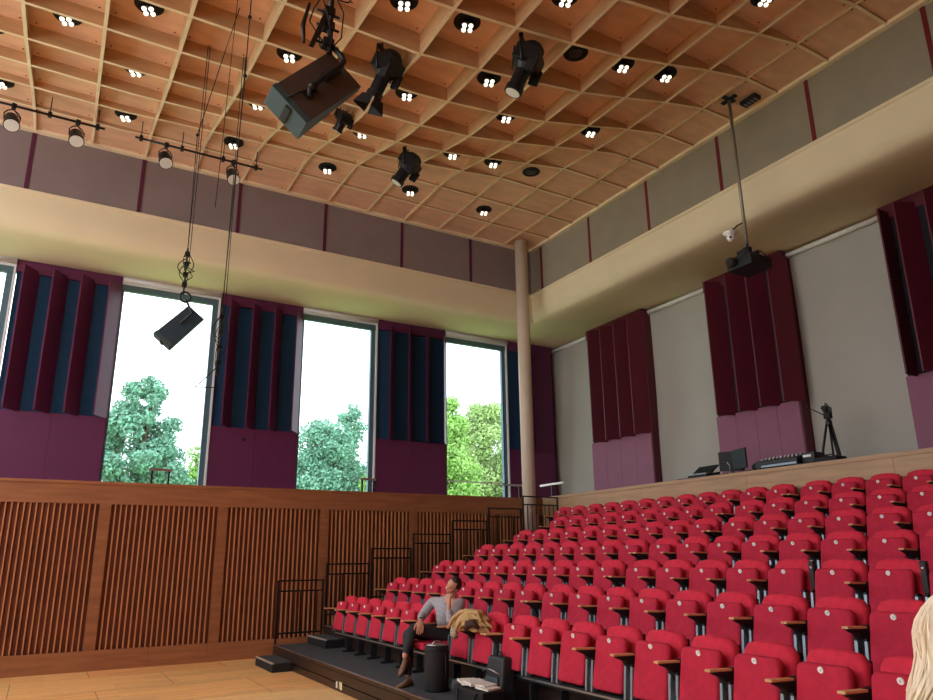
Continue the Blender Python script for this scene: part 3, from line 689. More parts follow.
# desk carrying the sound gear
r = empty('control_desk', (11.35, 8.75, 2.15), label='dark desk behind the oak gallery front carrying the sound equipment', cat='desk')
m = MB(); m.box(-.35,.35,-1.35,1.55,1.10,1.14); m.build('desktop', BLACKM, r)
for sx in (-.3,.3):
    for sy in (-1.25,1.45): m = MB(); m.box(sx-.03,sx+.03,sy-.03,sy+.03,0,1.10); m.build('leg', BLACKM, r)
ZD = 3.295
def place(name, x, y, label, cat): return empty(name, (x, y, ZD), label=label, cat=cat)
r = place('lighting_console', 11.25, 9.83, 'small dark lighting console with raised screen at the left end of the desk', 'console')
m = MB(); m.prism([(-.2,-.24,0),(.2,-.24,0),(.2,-.24,.10),(-.2,-.24,.04)], (0,.48,0)); m.build('console_body', BLACK, r, bevel=.006)
m = MB(); m.prism([(-.05,-.24,.09),(.16,-.24,.24),(.18,-.24,.22),(-.02,-.24,.07)], (0,.48,0)); m.build('screen', BLACKM, r)
for k in range(8): m = MB(); m.box(-.19,-.12,-.2+k*.055,-.17+k*.055,.05,.065); m.build('fader', SILV, r)
def monitor(x, y, rz, label):
    r = empty('monitor', (x, y, ZD), rz, label=label, cat='monitor')
    m = MB(); m.box(-.015,.015,-.23,.23,.08,.46); m.build('screen_housing', BLACK, r, bevel=.006)
    m = MB(); m.box(-.018,-.0155,-.215,.215,.095,.445); m.build('screen', mat('dark_screen', (.012,.018,.024), .6), r)
    m = MB(); m.box(.0,.03,-.02,.02,.02,.12); m.box(-.08,.10,-.10,.10,0,.02); m.build('stand', BLACK, r)
monitor(11.45, 9.30, .55, 'angled black monitor on the desk, left of its neighbour')
monitor(11.30, 8.98, -.35, 'black monitor turned toward the seats beside the sound mixer')
r = place('desk_lamp', 11.2, 9.15, 'small silver cups and gooseneck clutter between the two monitors', 'desk lamp')
m = MB(); m.tube([(0,0,0),(0,0,.16),(-.04,.02,.22)], .008, 6); m.build('stem', SILV, r); m = MB(); m.smooth = True; m.lathe([(.05,0),(.045,.02),(.01,.025)], 14); m.build('base', SILV, r)
r = place('sound_mixer', 11.25, 8.02, 'long low black sound mixer with rows of knobs on the desk', 'mixer')
m = MB(); m.prism([(-.22,-.42,0),(.25,-.42,0),(.25,-.42,.24),(-.22,-.42,.12)], (0,.84,0)); m.build('mixer_body', BLACK, r, bevel=.008)
for k in range(10):
    for q in range(3): x = -.14+q*.12; m = MB(); m.lathe([(.014,0),(.011,.02)], 6, Matrix.Translation((x, -.36+k*.077, .125+.255*(x+.22)))); m.build('knob', SILV, r)
m = MB(); m.box(-.225,-.221,-.40,.30,.012,.045); m.build('front_edge', STEEL, r)
r = place('rack_unit', 11.30, 7.47, 'small black rack unit with a pale display right of the mixer', 'rack unit')
m = MB(); m.box(-.15,.15,-.12,.12,0,.19); m.build('rack_case', BLACK, r, bevel=.006); m = MB(); m.box(-.154,-.15,-.06,.09,.11,.15); m.build('display', WHITEP, r)
r = place('headphone_case', 11.35, 8.62, 'rounded black case between monitor and sound mixer', 'case')
m = MB(); m.sphere((0,0,.08), .08, (1.1,1.7,1)); m.build('case_shell', BLACKM, r); m = MB(); m.tube([(-.05,-.05,.15),(0,0,.19),(.05,.05,.15)], .008, 6); m.build('handle', BLACK, r)
# tripod with video camera
TX, TY = 11.95, 7.51; r = empty('camera_tripod', (TX, TY, 2.15), label='black tripod holding a small video camera before the wide grey blind', cat='tripod'); r.scale = (1.05, 1.05, 1.05)
for k in range(3):
    a = k*2*PI/3; c, s = math.cos(a), math.sin(a)
    m = MB(); m.tube([(.04*c,.04*s,1.80),(.24*c,.24*s,1.0)], .02, 8); m.tube([(.24*c,.24*s,1.0),(.50*c,.50*s,.02)], .014, 8); m.tube([(.04*c+.03*s,.04*s-.03*c,1.8),(.26*c+.03*s,.26*s-.03*c,.9)], .009, 6); lg = m.build('leg', BLACK, r)
    m = MB(); m.sphere((.50*c,.50*s,.02), .022); m.build('rubber_foot', BLACKM, lg)
m = MB(); m.tube([(0,0,1.25),(0,0,1.9)], .018, 8); m.lathe([(.05,1.78),(.055,1.85),(.03,1.9)], 12); m.build('centre_column', BLACK, r)
m = MB()
for k in range(3):
    a = k*2*PI/3; m.tube([(0,0,1.25),(.16*math.cos(a),.16*math.sin(a),1.28)], .008, 6)
m.build('spreader', BLACK, r)
m = MB(); m.box(-.05,.05,-.05,.05,1.9,2.0); m.tube([(0,.03,1.95),(-.05,.30,2.14)], .01, 6); m.sphere((-.05,.31,2.15), .022); m.build('pan_head', BLACKM, r)
r = empty('video_camera', (TX, TY, 4.255), .3, label='small black video camera mounted on the tripod', cat='camera')
m = MB(); m.box(-.12,.12,-.05,.05,0,.11); m.build('camera_body', BLACK, r, bevel=.012); m = MB(); m.smooth = True; m.lathe([(.04,0),(.045,.09)], 14, Matrix.Translation((-.12,0,.055)) @ Matrix.Rotation(-PI/2, 4, 'Y')); m.build('lens', BLACKM, r)
m = MB(); m.tube([(-.08,0,.11),(-.07,0,.16),(.06,0,.16),(.08,0,.11)], .01, 6); m.build('top_handle', BLACK, r)
m = MB(); m.box(-.01,.09,.05,.062,.02,.09); m.build('side_screen', BLACKM, r)
# items at the base of the tripod
r = empty('equipment_case', (11.2, 6.92, 3.0), label='black soft case lying beside the tripod legs behind the oak front', cat='case')
m = MB(); m.box(-.16,.16,-.02,.42,-.85,.36); 
m.build('case_shell', BLACKM, r, bevel=.03); m = MB(); m.tube([(0,.1,.36),(0,.14,.40),(0,.26,.40),(0,.30,.36)], .012, 6); m.build('handle', BLACK, r)

# ------------------------------------------------------------------ outside
mb = MB(); mb.box(-60, 90, 17.2, 120, -.6, -.5); tag(mb.build('lawn', GRASS), 'green lawn outside beyond the windows', 'lawn', kind='stuff')
def tree(name, x, y, blobs, m_, label, nleaf=5200, ls=.22, seed=1):
    rnd = random.Random(seed); r = empty(name, (x, y, -.5), label=label, cat='tree', group=None)
    m = MB(); zt = max(b[2] for b in blobs)*.8
    m.tube([(0,0,0),(.05,0,zt*.35),(-.1,0,zt*.7),(0,0,zt)], [.42,.32,.2,.05], 8)
    for b in blobs[:14]: m.tube([(0,0,max(.5,b[2]*.55)),(b[0]*.6,b[1]*.6,b[2]*.85),(b[0],b[1],b[2])], [.14,.08,.03], 6)
    m.build('trunk', TRUNK, r)
    m = MB(); tot = sum(b[3]**2 for b in blobs)
    for b in blobs:
        nn = int(nleaf*b[3]**2/tot)
        for k in range(nn):
            d = Vector((rnd.gauss(0,1), rnd.gauss(0,1), rnd.gauss(0,1))).normalized(); R_ = b[3]*(1-abs(rnd.gauss(0,.16)))
            if rnd.random() < .25: R_ *= rnd.uniform(.3, 1)
            p = Vector((b[0], b[1], b[2]))+Vector((d.x, d.y, d.z*.8))*R_
            nrm = (d+Vector((rnd.gauss(0,.7), rnd.gauss(0,.7), rnd.gauss(0,.7)))).normalized(); u = nrm.orthogonal().normalized(); v = nrm.cross(u); s = ls*rnd.uniform(.6, 1.3)
            a = rnd.uniform(0, PI); u2 = u*math.cos(a)+v*math.sin(a); v2 = nrm.cross(u2)
            m.bm.faces.new([m.bm.verts.new(p+u2*s*q[0]+v2*s*q[1]) for q in ((-.5,0),(0,-.3),(.5,0),(0,.3))])
    m.build('foliage', m_, r, fixn=False)
def crown(w, h, z0, n, rnd, p=.55, top=.55):
    """blobs filling an egg-shaped crown of width w between z0 and h"""
    out = []
    for k in range(n):
        t = rnd.random(); z = z0+(h-z0)*t; ww = w*.5*(max(0, 1-t)**p)*(.75+.25*min(1, t*5)); a = rnd.uniform(0, 2*PI); q = rnd.random()**.5
        out.append((ww*q*math.cos(a), ww*q*math.sin(a)*.7, z, (top+.65*(1-t))*rnd.uniform(.75, 1.15)))
    return out
rn = random.Random(4)
tree('tree', 3.75, 40, crown(5.4, 11.7, 4.6, 95, rn, .5, .35), TREEA, 'tall blue-green conical tree seen through the leftmost full window', 34000, .20, 2)
tree('tree', 7.3, 44, crown(3.6, 8.4, 3.5, 36, rn), TREEB, 'low bright green tree at the right foot of the leftmost full window', 9000, .21, 3)
tree('tree', 12.9, 38, crown(5.6, 9.3, 4.2, 80, rn, .35, .8), TREEA, 'broad blue-green tree filling the left of the second window', 30000, .20, 5)
tree('tree', 17.6, 46, crown(3.4, 12.9, 5, 50, rn, .5, .4), TREEA, 'slender darker treetop rising highest in the second window', 14000, .2, 6)
tree('tree', 15.9, 35, crown(3.0, 9.3, 3.8, 56, rn, .4, .55), TREEB, 'bright light green tree at the right of the second window', 20000, .19, 7)
tree('tree', 21.2, 38, crown(3.4, 11.8, 4.2, 60, rn, .45, .5), TREEB, 'bright green tree at the left of the window beside the column', 20000, .2, 8)
tree('tree', 25.9, 41, crown(7.2, 12.4, 4.2, 110, rn, .35, .8), TREEC, 'broad yellow-green tree filling the window beside the column', 36000, .21, 9)
tree('tree', 10.0, 58, crown(8, 9.0, 2, 36, rn), TREEA, 'distant pale tree behind the others, between the windows', 8000, .3, 10)

# ------------------------------------------------------------------ figures
def skinned(name, nodes, edges, mat_, parent, sub=2, root=0):
    """nodes: list of ((x,y,z), rx, ry)"""
    me = bpy.data.meshes.new(name); me.from_pydata([n[0] for n in nodes], edges, []); o = bpy.data.objects.new(name, me); COL.objects.link(o)
    md = o.modifiers.new('s', 'SKIN'); md.use_smooth_shade = True; md.branch_smoothing = .6
    if not me.skin_vertices: 
        bpy.context.view_layer.objects.active = o
    lay = me.skin_vertices[0].data if me.skin_vertices else None
    if lay:
        for i, nn in enumerate(nodes): lay[i].radius = (nn[1], nn[2] if len(nn) > 2 else nn[1]); lay[i].use_root = (i == root)
    sb = o.modifiers.new('d', 'SUBSURF'); sb.levels = sub; sb.render_levels = sub
    dg = bpy.context.evaluated_depsgraph_get(); dg.update(); ev = o.evaluated_get(dg); nm = bpy.data.meshes.new_from_object(ev)
    bpy.data.objects.remove(o); nm.name = name; nm.materials.clear(); nm.materials.append(mat_)
    for p in nm.polygons: p.use_smooth = True; p.material_index = 0
    q = bpy.data.objects.new(name, nm); COL.objects.link(q)
    if parent: q.parent = parent
    return q
def merge_into(bm, me, M=None):
    b2 = bmesh.new(); b2.from_mesh(me)
    if M: b2.transform(M)
    t = bpy.data.meshes.new('t'); b2.to_mesh(t); bm.from_mesh(t); b2.free(); bpy.data.meshes.remove(t)
def head_mesh(fwd, up, centre, s=1.0):
    """sculpted head: returns matrix & a bmesh-built mesh in local axes x=fwd"""
    m = MB(); g = bmesh.ops.create_uvsphere(m.bm, u_segments=40, v_segments=28, radius=1)
    for v in m.bm.verts:
        x, y, z = v.co
        w = .076; d = .096; h = .118
        X = x*d; Y = y*w; Z = z*h
        if z < -.1: k = (-z-.1)/.9; Y *= 1-.32*k; X = X*(1-.15*k)+(.012*k if x > 0 else 0)
        if z > .2 and x < 0: X *= 1.04
        if x < -.2 and z < -.2: X *= .85
        # nose
        nx = math.exp(-((y)/.16)**2-((z+.12)/.20)**2); 
        if x > 0: X += .022*nx*(1 if z < .0 else .7)
        # eye sockets
        for sy in (-1, 1):
            e = math.exp(-((y-sy*.38)/.17)**2-((z-.04)/.10)**2)
            if x > 0: X -= .011*e
            b = math.exp(-((y-sy*.36)/.22)**2-((z-.18)/.07)**2)
            if x > 0: X += .005*b
        mo = math.exp(-((y)/.28)**2-((z+.48)/.05)**2)
        if x > 0: X -= .005*mo; 
        li = math.exp(-((y)/.24)**2-((z+.42)/.04)**2)+math.exp(-((y)/.22)**2-((z+.56)/.045)**2)
        if x > 0: X += .005*li
        ch = math.exp(-((y)/.3)**2-((z+.82)/.14)**2)
        if x > 0: X += .012*ch
        v.co = Vector((X, Y, Z))*s
    for sy in (-1, 1):
        g = bmesh.ops.create_uvsphere(m.bm, u_segments=10, v_segments=8, radius=1, matrix=Matrix.Translation(Vector((-.005, sy*.078, -.008))*s) @ Matrix.Rotation(sy*.35, 4, 'Z') @ Matrix.Diagonal((.018*s, .008*s, .032*s, 1)))
    F = Vector(fwd).normalized(); U = Vector(up); U = (U-F*U.dot(F)).normalized(); S = U.cross(F)
    M = Matrix.Translation(centre) @ Matrix((F, S, U)).transposed().to_4x4()
    return m, M
def hand_nodes(wrist, tipdir, palmn, side, curl=.5, s=1.0):
    """returns list of chains (points with radii): palm + five fingers. tipdir: from wrist to knuckles, palmn: normal of the palm side, side: toward the thumb"""
    W = Vector(wrist); T_ = Vector(tipdir).normalized(); N = Vector(palmn); N = (N-T_*N.dot(T_)).normalized(); S = Vector(side); S = (S-T_*S.dot(T_)-N*S.dot(N)).normalized()
    chains = []; L = [.070,.078,.073,.058]
    for q, off in enumerate((.030,.010,-.011,-.031)):
        k0 = W+T_*(.085*s)+S*off*s; pts = [(W+T_*.035*s+S*off*.6*s, .012*s), (k0, .0105*s)]; a = .25+curl*.5; p = k0
        for seg in range(3):
            d = (T_*math.cos(a)+N*math.sin(a)); p = p+d*L[q]*(.45,.32,.25)[seg]*s; pts.append((p, (.0088,.008,.007)[seg]*s)); a += curl*.8
        chains.append(pts)
    t0 = W+T_*.025*s+S*.022*s; t1 = W+T_*.055*s+S*.048*s+N*.012*s; t2 = t1+(T_*.8+S*.35+N*.35).normalized()*.032*s; t3 = t2+(T_*.95+N*.35).normalized()*.026*s
    chains.append([(t0, .013*s), (t1, .0115*s), (t2, .010*s), (t3, .008*s)])
    palm = [(W, .021*s, .017*s), (W+T_*.03*s, .028*s, .016*s), (W+T_*.06*s, .034*s, .015*s), (W+T_*.085*s, .032*s, .013*s)]
    return chains, palm
def hand_mesh(m, wrist, tipdir, palmn, side, curl=.5, s=1.0):
    W = Vector(wrist); T_ = Vector(tipdir).normalized(); N = Vector(palmn); N = (N-T_*N.dot(T_)).normalized(); S = Vector(side); S = (S-T_*S.dot(T_)-N*S.dot(N)).normalized()
    chains, palm = hand_nodes(wrist, tipdir, palmn, side, curl, s)
    # palm as flattened tube
    rings = []
    for k, (c, a, b) in enumerate([(W-T_*.02*s, .020*s, .017*s), (W, .022*s, .017*s), (W+T_*.03*s, .032*s, .016*s), (W+T_*.065*s, .041*s, .0145*s), (W+T_*.092*s, .040*s, .011*s)]):
        rings.append([m.bm.verts.new(c+S*a*math.cos(2*PI*q/14)+N*b*math.sin(2*PI*q/14)) for q in range(14)])
    for a, b in zip(rings, rings[1:]):
        for q in range(14): m.bm.faces.new((a[q], a[(q+1) % 14], b[(q+1) % 14], b[q])).smooth = True
    m.bm.faces.new(rings[0][::-1]); m.bm.faces.new(rings[-1])
    for ch in chains:
        m.tube([c[0] for c in ch], [c[1] for c in ch], 8); m.sphere(ch[-1][0], ch[-1][1], u=8, v=6)
        for c in ch[1:-1]: m.sphere(c[0], c[1]*1.03, u=8, v=6)
def V3(*a): return Vector(a)
# ---- seated man (world coordinates relative to his seat)
PO = V3(4.55, 8.55, H)
man = empty('person', PO, label='man in a checked shirt slumped in a front-row seat, hand at his chin, legs crossed', cat='person')
def W(x, y, z): return V3(x, y, z)-PO
pel = W(4.68,8.56,.88); bel = W(4.68,8.555,1.02); che = W(4.70,8.53,1.18); nb = W(4.71,8.47,1.325)
rs = W(4.585,8.745,1.25); re = W(4.44,8.78,1.05); rw = W(4.24,8.42,1.045); ls_ = W(4.79,8.31,1.25); le = W(4.50,8.15,1.02); lw = W(4.545,8.23,1.235)
hc = W(4.70,8.385,1.445)
rh = W(4.64,8.66,.83); rk = W(4.17,8.66,.88); ra = W(4.06,8.40,.385); lh = W(4.64,8.44,.83); lk = W(4.16,8.50,.95); la = W(4.02,8.42,.60)
# body (skin): one continuous skinned surface, head and hands joined on
nodes = [(pel,.13,.11),(bel,.12,.10),(che,.135,.10),(nb,.055,.055),(hc+V3(.01,.0,-.06),.05,.05),(rs,.05,.05),(re,.04,.04),(rw,.026,.024),(ls_,.05,.05),(le,.04,.04),(lw,.026,.024),(rh,.08,.08),(rk,.058,.058),(ra,.036,.036),(lh,.08,.08),(lk,.058,.058),(la,.036,.036)]
edges = [(0,1),(1,2),(2,3),(3,4),(2,5),(5,6),(6,7),(2,8),(8,9),(9,10),(0,11),(11,12),(12,13),(0,14),(14,15),(15,16)]
body = skinned('body', nodes, edges, SKIN, man, 2)
bm = bmesh.new(); bm.from_mesh(body.data)
hm, HM = head_mesh((-.78,-.22,-.10), (.22,-.62,.75), hc, 1.04); hm.bm.transform(HM); t = bpy.data.meshes.new('t'); hm.bm.to_mesh(t); bm.from_mesh(t)
m = MB(); hand_mesh(m, rw, V3(-.25,-.42,-.86), V3(.2,.7,-.5), V3(-.9,.3,.1), .3, 1.12); hand_mesh(m, lw, V3(.12,.42,.85), V3(.7,.4,-.1), V3(.3,.6,0), .9, .98); t2 = bpy.data.meshes.new('t'); m.bm.to_mesh(t2); bm.from_mesh(t2)
for f in bm.faces: f.smooth = True
bm.to_mesh(body.data)
# shirt
sn = [(pel+V3(0,0,.02),.165,.135),(bel,.168,.138),(che,.18,.135),(nb+V3(0,.0,-.025),.085,.078),(rs,.086,.080),(re,.066,.064),(rw+V3(.03,.05,.01),.042,.042),(ls_,.078,.072),(le,.062,.058),(lw+V3(0,-.01,-.05),.040,.040)]
sh = skinned('shirt', sn, [(0,1),(1,2),(2,3),(2,4),(4,5),(5,6),(2,7),(7,8),(8,9)], SHIRT, man, 2)
m = MB(); m.tube([nb+V3(.055*math.cos(t*PI/6), .06*math.sin(t*PI/6), -.005+.015*math.cos(t*PI/6)) for t in range(12)], .016, 6, closed=True); m.build('collar', SHIRT, sh)
tn = [(pel+V3(0,0,-.01),.150,.125),(rh,.105,.10),((rh+rk)/2,.092,.09),(rk,.078,.078),((rk+ra)/2+V3(.02,0,0),.062,.062),(ra+V3(0,0,.01),.050,.050),(lh,.105,.10),((lh+lk)/2,.092,.09),(lk,.078,.078),((lk+la)/2+V3(.015,0,0),.062,.060),(la+V3(.01,0,.05),.052,.052)]
tr = skinned('trousers', tn, [(0,1),(1,2),(2,3),(3,4),(4,5),(0,6),(6,7),(7,8),(8,9),(9,10)], TROUS, man, 2)
def shoe(ankle, fwd, parent):
    F = Vector(fwd).normalized(); U = V3(0,0,1); U = (U-F*U.dot(F)).normalized(); S = U.cross(F); A = Vector(ankle)
    m = MB(); rings = []
    for d, w, h, z in ((-.075,.022,.05,.0),(-.06,.034,.085,.0),(-.01,.038,.10,.0),(.04,.040,.075,.0),(.09,.046,.055,.0),(.14,.044,.042,.0),(.175,.028,.03,.003),(.19,.008,.014,.006)):
        c = A+F*d-U*.085; ring = []
        for q in range(12):
            a = 2*PI*q/12; ring.append(m.bm.verts.new(c+S*w*math.cos(a)+U*(z+h/2+h/2*math.sin(a))))
        rings.append(ring)
    for a, b in zip(rings, rings[1:]):
        for q in range(12): m.bm.faces.new((a[q], a[(q+1) % 12], b[(q+1) % 12], b[q])).smooth = True
    m.bm.faces.new(rings[0][::-1]); m.bm.faces.new(rings[-1]); s = m.build('shoe', SHOEM, parent)
    m = MB(); m.prism([A+F*d+S*w-U*.090 for d, w in ((-.08,-.03),(-.02,-.04),(.10,-.05),(.17,-.035),(.195,0),(.17,.035),(.10,.05),(-.02,.04),(-.08,.03))], U*.014); m.build('sole', BLACKM, s)
shoe(ra-V3(0,0,.018), (-.75,-.25,0), man); shoe(la-V3(0,0,0), (-.62,-.25,-.62), man)
# hair cap
m = MB(); g = bmesh.ops.create_uvsphere(m.bm, u_segments=28, v_segments=20, radius=1)
rem = []
for v in m.bm.verts:
    x, y, z = v.co
    if (x > .45 and z < .62) or z < -.45 or (x > .05 and z < .12): rem.append(v)
    r_ = random.uniform(1.0, 1.07); v.co = Vector((x*.105*r_-.004, y*.086*r_, z*.128*r_+.004))
bmesh.ops.delete(m.bm, geom=rem, context='VERTS'); m.bm.transform(HM)
for f in m.bm.faces: f.smooth = True
h = m.build('hair', HAIRD, man, fixn=False); sd = h.modifiers.new('t', 'SOLIDIFY'); sd.thickness = .012
m = MB(); Wm = MB()
for sy in (-1, 1):
    m.sphere(HM @ V3(.083, sy*.029, .004), .0095, u=10, v=8)
m.build('eyes', mat('eyelid_skin', (.40,.18,.12), .6), man)
m = MB()
for sy in (-1, 1): m.tube([HM @ V3(.094, sy*.016, .022), HM @ V3(.096, sy*.030, .027), HM @ V3(.088, sy*.044, .020)], .004, 6)
m.build('eyebrows', HAIRD, man)
m = MB(); m.tube([rw+V3(.02*0,0,.02)+V3(.022*math.cos(t*PI/6), .022*math.sin(t*PI/6), .006) for t in range(12)], .006, 6, closed=True); m.build('wristwatch', BLACK, man)

# ---- blonde woman standing close at the right edge
WO = V3(1.158, .525, 0)
wom = empty('person', WO, math.radians(221), label='person with long wavy blonde hair standing close at the right picture edge', cat='person')
wh = V3(0,0,1.61)
nodes = [((0,0,.92),.15,.12),((0,0,1.10),.12,.10),((0,0,1.28),.15,.11),((0,0,1.42),.05,.05),((0,0,1.50),.05,.05),((.02,.17,1.35),.05,.05),((.03,.22,1.08),.038,.038),((-.06,.20,.86),.024,.024),((.02,-.17,1.35),.05,.05),((.03,-.22,1.08),.038,.038),((-.06,-.20,.86),.024,.024),
 ((0,.09,.86),.09,.09),((0,.10,.48),.058,.058),((.01,.10,.09),.035,.035),((-.12,.10,.035),.03,.025),((0,-.09,.86),.09,.09),((0,-.10,.48),.058,.058),((.01,-.10,.09),.035,.035),((-.12,-.10,.035),.03,.025)]
wb = skinned('body', nodes, [(0,1),(1,2),(2,3),(3,4),(2,5),(5,6),(6,7),(2,8),(8,9),(9,10),(0,11),(11,12),(12,13),(13,14),(0,15),(15,16),(16,17),(17,18)], SKIN, wom, 2)
bm = bmesh.new(); bm.from_mesh(wb.data); hm, HW = head_mesh((-1,0,0), (0,0,1), wh, .95); hm.bm.transform(HW); t = bpy.data.meshes.new('t'); hm.bm.to_mesh(t); bm.from_mesh(t)
m = MB(); hand_mesh(m, (-.06,.20,.86), (-.2,0,-1), (0,-1,0), (-1,0,-.2), .3, .9); hand_mesh(m, (-.06,-.20,.86), (-.2,0,-1), (0,1,0), (-1,0,-.2), .3, .9); t2 = bpy.data.meshes.new('t'); m.bm.to_mesh(t2); bm.from_mesh(t2); bm.to_mesh(wb.data)
BLOUSE = mat('dark_blouse', (.03,.04,.08), .8, var=.2, vscale=10); 
skinned('blouse', [((0,0,.90),.165,.135),((0,0,1.10),.14,.12),((0,0,1.28),.17,.13),((0,0,1.38),.09,.08),((.02,.17,1.35),.07,.07),((.03,.22,1.08),.055,.055),((-.04,.205,.92),.04,.04),((.02,-.17,1.35),.07,.07),((.03,-.22,1.08),.055,.055),((-.04,-.205,.92),.04,.04)], [(0,1),(1,2),(2,3),(2,4),(4,5),(5,6),(2,7),(7,8),(8,9)], BLOUSE, wom, 2)
skinned('trousers', [((0,0,.92),.165,.135),((0,.09,.84),.11,.11),((0,.10,.48),.078,.078),((.01,.10,.12),.055,.055),((0,-.09,.84),.11,.11),((0,-.10,.48),.078,.078),((.01,-.10,.12),.055,.055)], [(0,1),(1,2),(2,3),(0,4),(4,5),(5,6)], TROUS, wom, 2)
for s in (-1, 1): shoe((.01, s*.10, .095), (-1,0,0), wom)
# hair: long wavy locks over a soft inner shell
rnd = random.Random(11)
def hair_surf(a, u, r0=1.0, wob=0):
    """a: angle round the head (0 = back), u: 0 crown .. 1 tip"""
    t = u*2.6
    if t <= 1:
        th = t*PI/2; R_ = math.sin(th); z = math.cos(th)*.142
    else:
        R_ = 1+.07*math.sin((t-1)*2.1)-.05*(t-1)**2; z = -(t-1)*.21
    wv = (.017*math.cos((t-1.19)*8.7+.6*math.sin(a*3)+wob*.35)+.004*math.sin(u*40+a*9+wob*3))*min(1, max(0, t-.7)*2)
    rx, ry = .116*R_*r0+wv, .104*R_*r0+wv
    return wh+V3(.016+rx*math.cos(a), ry*math.sin(a)+.006*math.sin(u*15+a*3), z+.022)
m = MB(); m.smooth = True; NA, NU = 64, 40; rows = []
for q in range(NU+1):
    u = .004+.99*q/NU; rows.append([m.bm.verts.new(hair_surf(-2.35+4.7*k/NA, u, .97+.02*math.sin(k*1.9)+.012*math.sin(k*4.3+q*.3))) for k in range(NA+1)])
for a, b in zip(rows, rows[1:]):
    for k in range(NA): m.bm.faces.new((a[k], a[k+1], b[k+1], b[k])).smooth = True
hs = m.build('hair', HAIRB, wom, fixn=False)
m = MB()
for k in range(1500):
    a = rnd.uniform(-2.45, 2.45); w0 = rnd.gauss(0,.35); r0 = rnd.uniform(.985, 1.06); L = rnd.uniform(.88, 1.0); st = rnd.uniform(.0, .35)
    m.tube([hair_surf(a+.05*math.sin(q*.6+w0), st+(L-st)*q/22, r0+.02*math.sin(q*.5+w0*6), w0) for q in range(23)], [.0019]*20+[.0014,.0009,.0004], 3, cap=False)
for k in range(60):
    a = rnd.uniform(-2.4, 2.4); u = rnd.uniform(.45, .95); p = hair_surf(a, u, 1.03); d = V3(math.cos(a), math.sin(a), rnd.uniform(-.5,.5)); e = V3(rnd.uniform(-1,1), rnd.uniform(-1,1), rnd.uniform(-1.5,.5))*.012
    m.tube([p, p+d*.007, p+d*.011+e*.5, p+d*.013+e], .00035, 3, cap=False)
m.build('hair_strands', HAIRB, hs, fixn=False)

# ------------------------------------------------------------------ coat, case, bags
co = empty('coat', (4.53, 7.62, H+.64), label='tan coat dumped over the armrest beside the seated man', cat='coat')
m = MB(); g = bmesh.ops.create_icosphere(m.bm, subdivisions=5, radius=1)
for v in m.bm.verts:
    x, y, z = v.co; a = math.atan2(z, y)
    w = 1+.09*math.sin(7*y+4*x)+.07*math.sin(11*z+6*y)+.05*math.sin(17*x+9*z+5*y)
    Y = y*.31*w; X = x*.15*w; Z = z*.115*w+.12
    Z += .05*math.cos((Y+.05)*5)-.02
    if Y < -.05: Z -= .10*max(0, -.1-Y); 
    if Z < .03: Z = .03+(Z-.03)*.15
    v.co = (X, Y, Z)
for f in m.bm.faces: f.smooth = True
m.build('coat_cloth', COATM, co)
m = MB(); m.smooth = True
for k, (dx, dy, rr) in enumerate(((-.05,.02,.03),(-.09,-.08,.028),(-.02,.13,.03),(-.10,.10,.024))):
    m.tube([(dx-.10, dy+.16, .05), (dx-.06, dy+.10, .16), (dx, dy, .245), (dx+.04, dy-.12, .25), (dx+.02, dy-.22, .16)], [rr*.5, rr, rr*1.1, rr, rr*.5], 10)
m.build('fold', COATM, co)
m = MB(); m.smooth = True; m.tube([(-.13,-.06,.05),(-.145,-.14,.12),(-.12,-.22,.14),(-.08,-.27,.08)], [.02,.05,.045,.02], 10); m.build('dark_lining', mat('coat_lining', (.06,.025,.02), .8), co)
m = MB(); m.smooth = True; m.tube([(-.17,.16,.05),(-.19,.12,.0),(-.185,.08,-.04)], [.04,.05,.03], 10); m.build('scarf_end', mat('patterned_scarf', (.45,.38,.28), .9, var=.6, vscale=40), co)
# upright cylindrical case
cs = empty('instrument_case', (4.21, 7.93, H+.004), label='tall black cylindrical carry case standing before the man', cat='case')
m = MB(); m.smooth = True; m.lathe([(.135,0),(.145,.02),(.145,.47),(.138,.49),(.13,.495)], 32); m.build('case_shell', BLACKM, cs)
m = MB(); m.smooth = True; m.lathe([(.148,.45),(.148,.468)], 32); m.build('zip_band', BLACK, cs)
m = MB(); m.smooth = True; m.lathe([(.05,.494),(.12,.498),(.128,.51),(.10,.515),(.05,.51)], 24); m.tube([(-.06,.0,.51),(-.03,0,.545),(.03,0,.545),(.06,0,.51)], .008, 6); m.build('lid_handle', SILV, cs)
m = MB(); m.tube([(.03,-.15,.42),(.03,-.175,.36),(.03,-.175,.2),(.03,-.15,.12)], .010, 6); m.build('side_strap', BLACK, cs)
# small cup-like bag right of it
sb_ = empty('small_bag', (4.32, 7.60, H+.004), label='small dark soft bag on the carpet right of the cylindrical case', cat='bag')
m = MB(); m.smooth = True; m.lathe([(.06,0),(.085,.02),(.09,.10),(.07,.15),(.03,.165)], 16); m.build('bag_body', mat('slate_bag', (.04,.05,.06), .7, var=.3, vscale=12), sb_)
m = MB(); m.tube([(-.03,0,.16),(0,-.02,.23),(.03,0,.16)], .006, 6); m.build('strap', BLACKM, sb_)
bp = empty('backpack', (4.47, 6.98, H+.004), label='black backpack leaning upright under the front-row seats', cat='backpack')
m = MB(); m.hexa([(-.11,-.20,0),(.10,-.20,0),(.10,.20,0),(-.11,.20,0),(-.04,-.16,.46),(.10,-.16,.46),(.10,.16,.46),(-.04,.16,.46)]); m.build('pack_body', mat('black_nylon', (.02,.024,.03), .5, var=.3, vscale=10), bp, bevel=.045, seg=4)
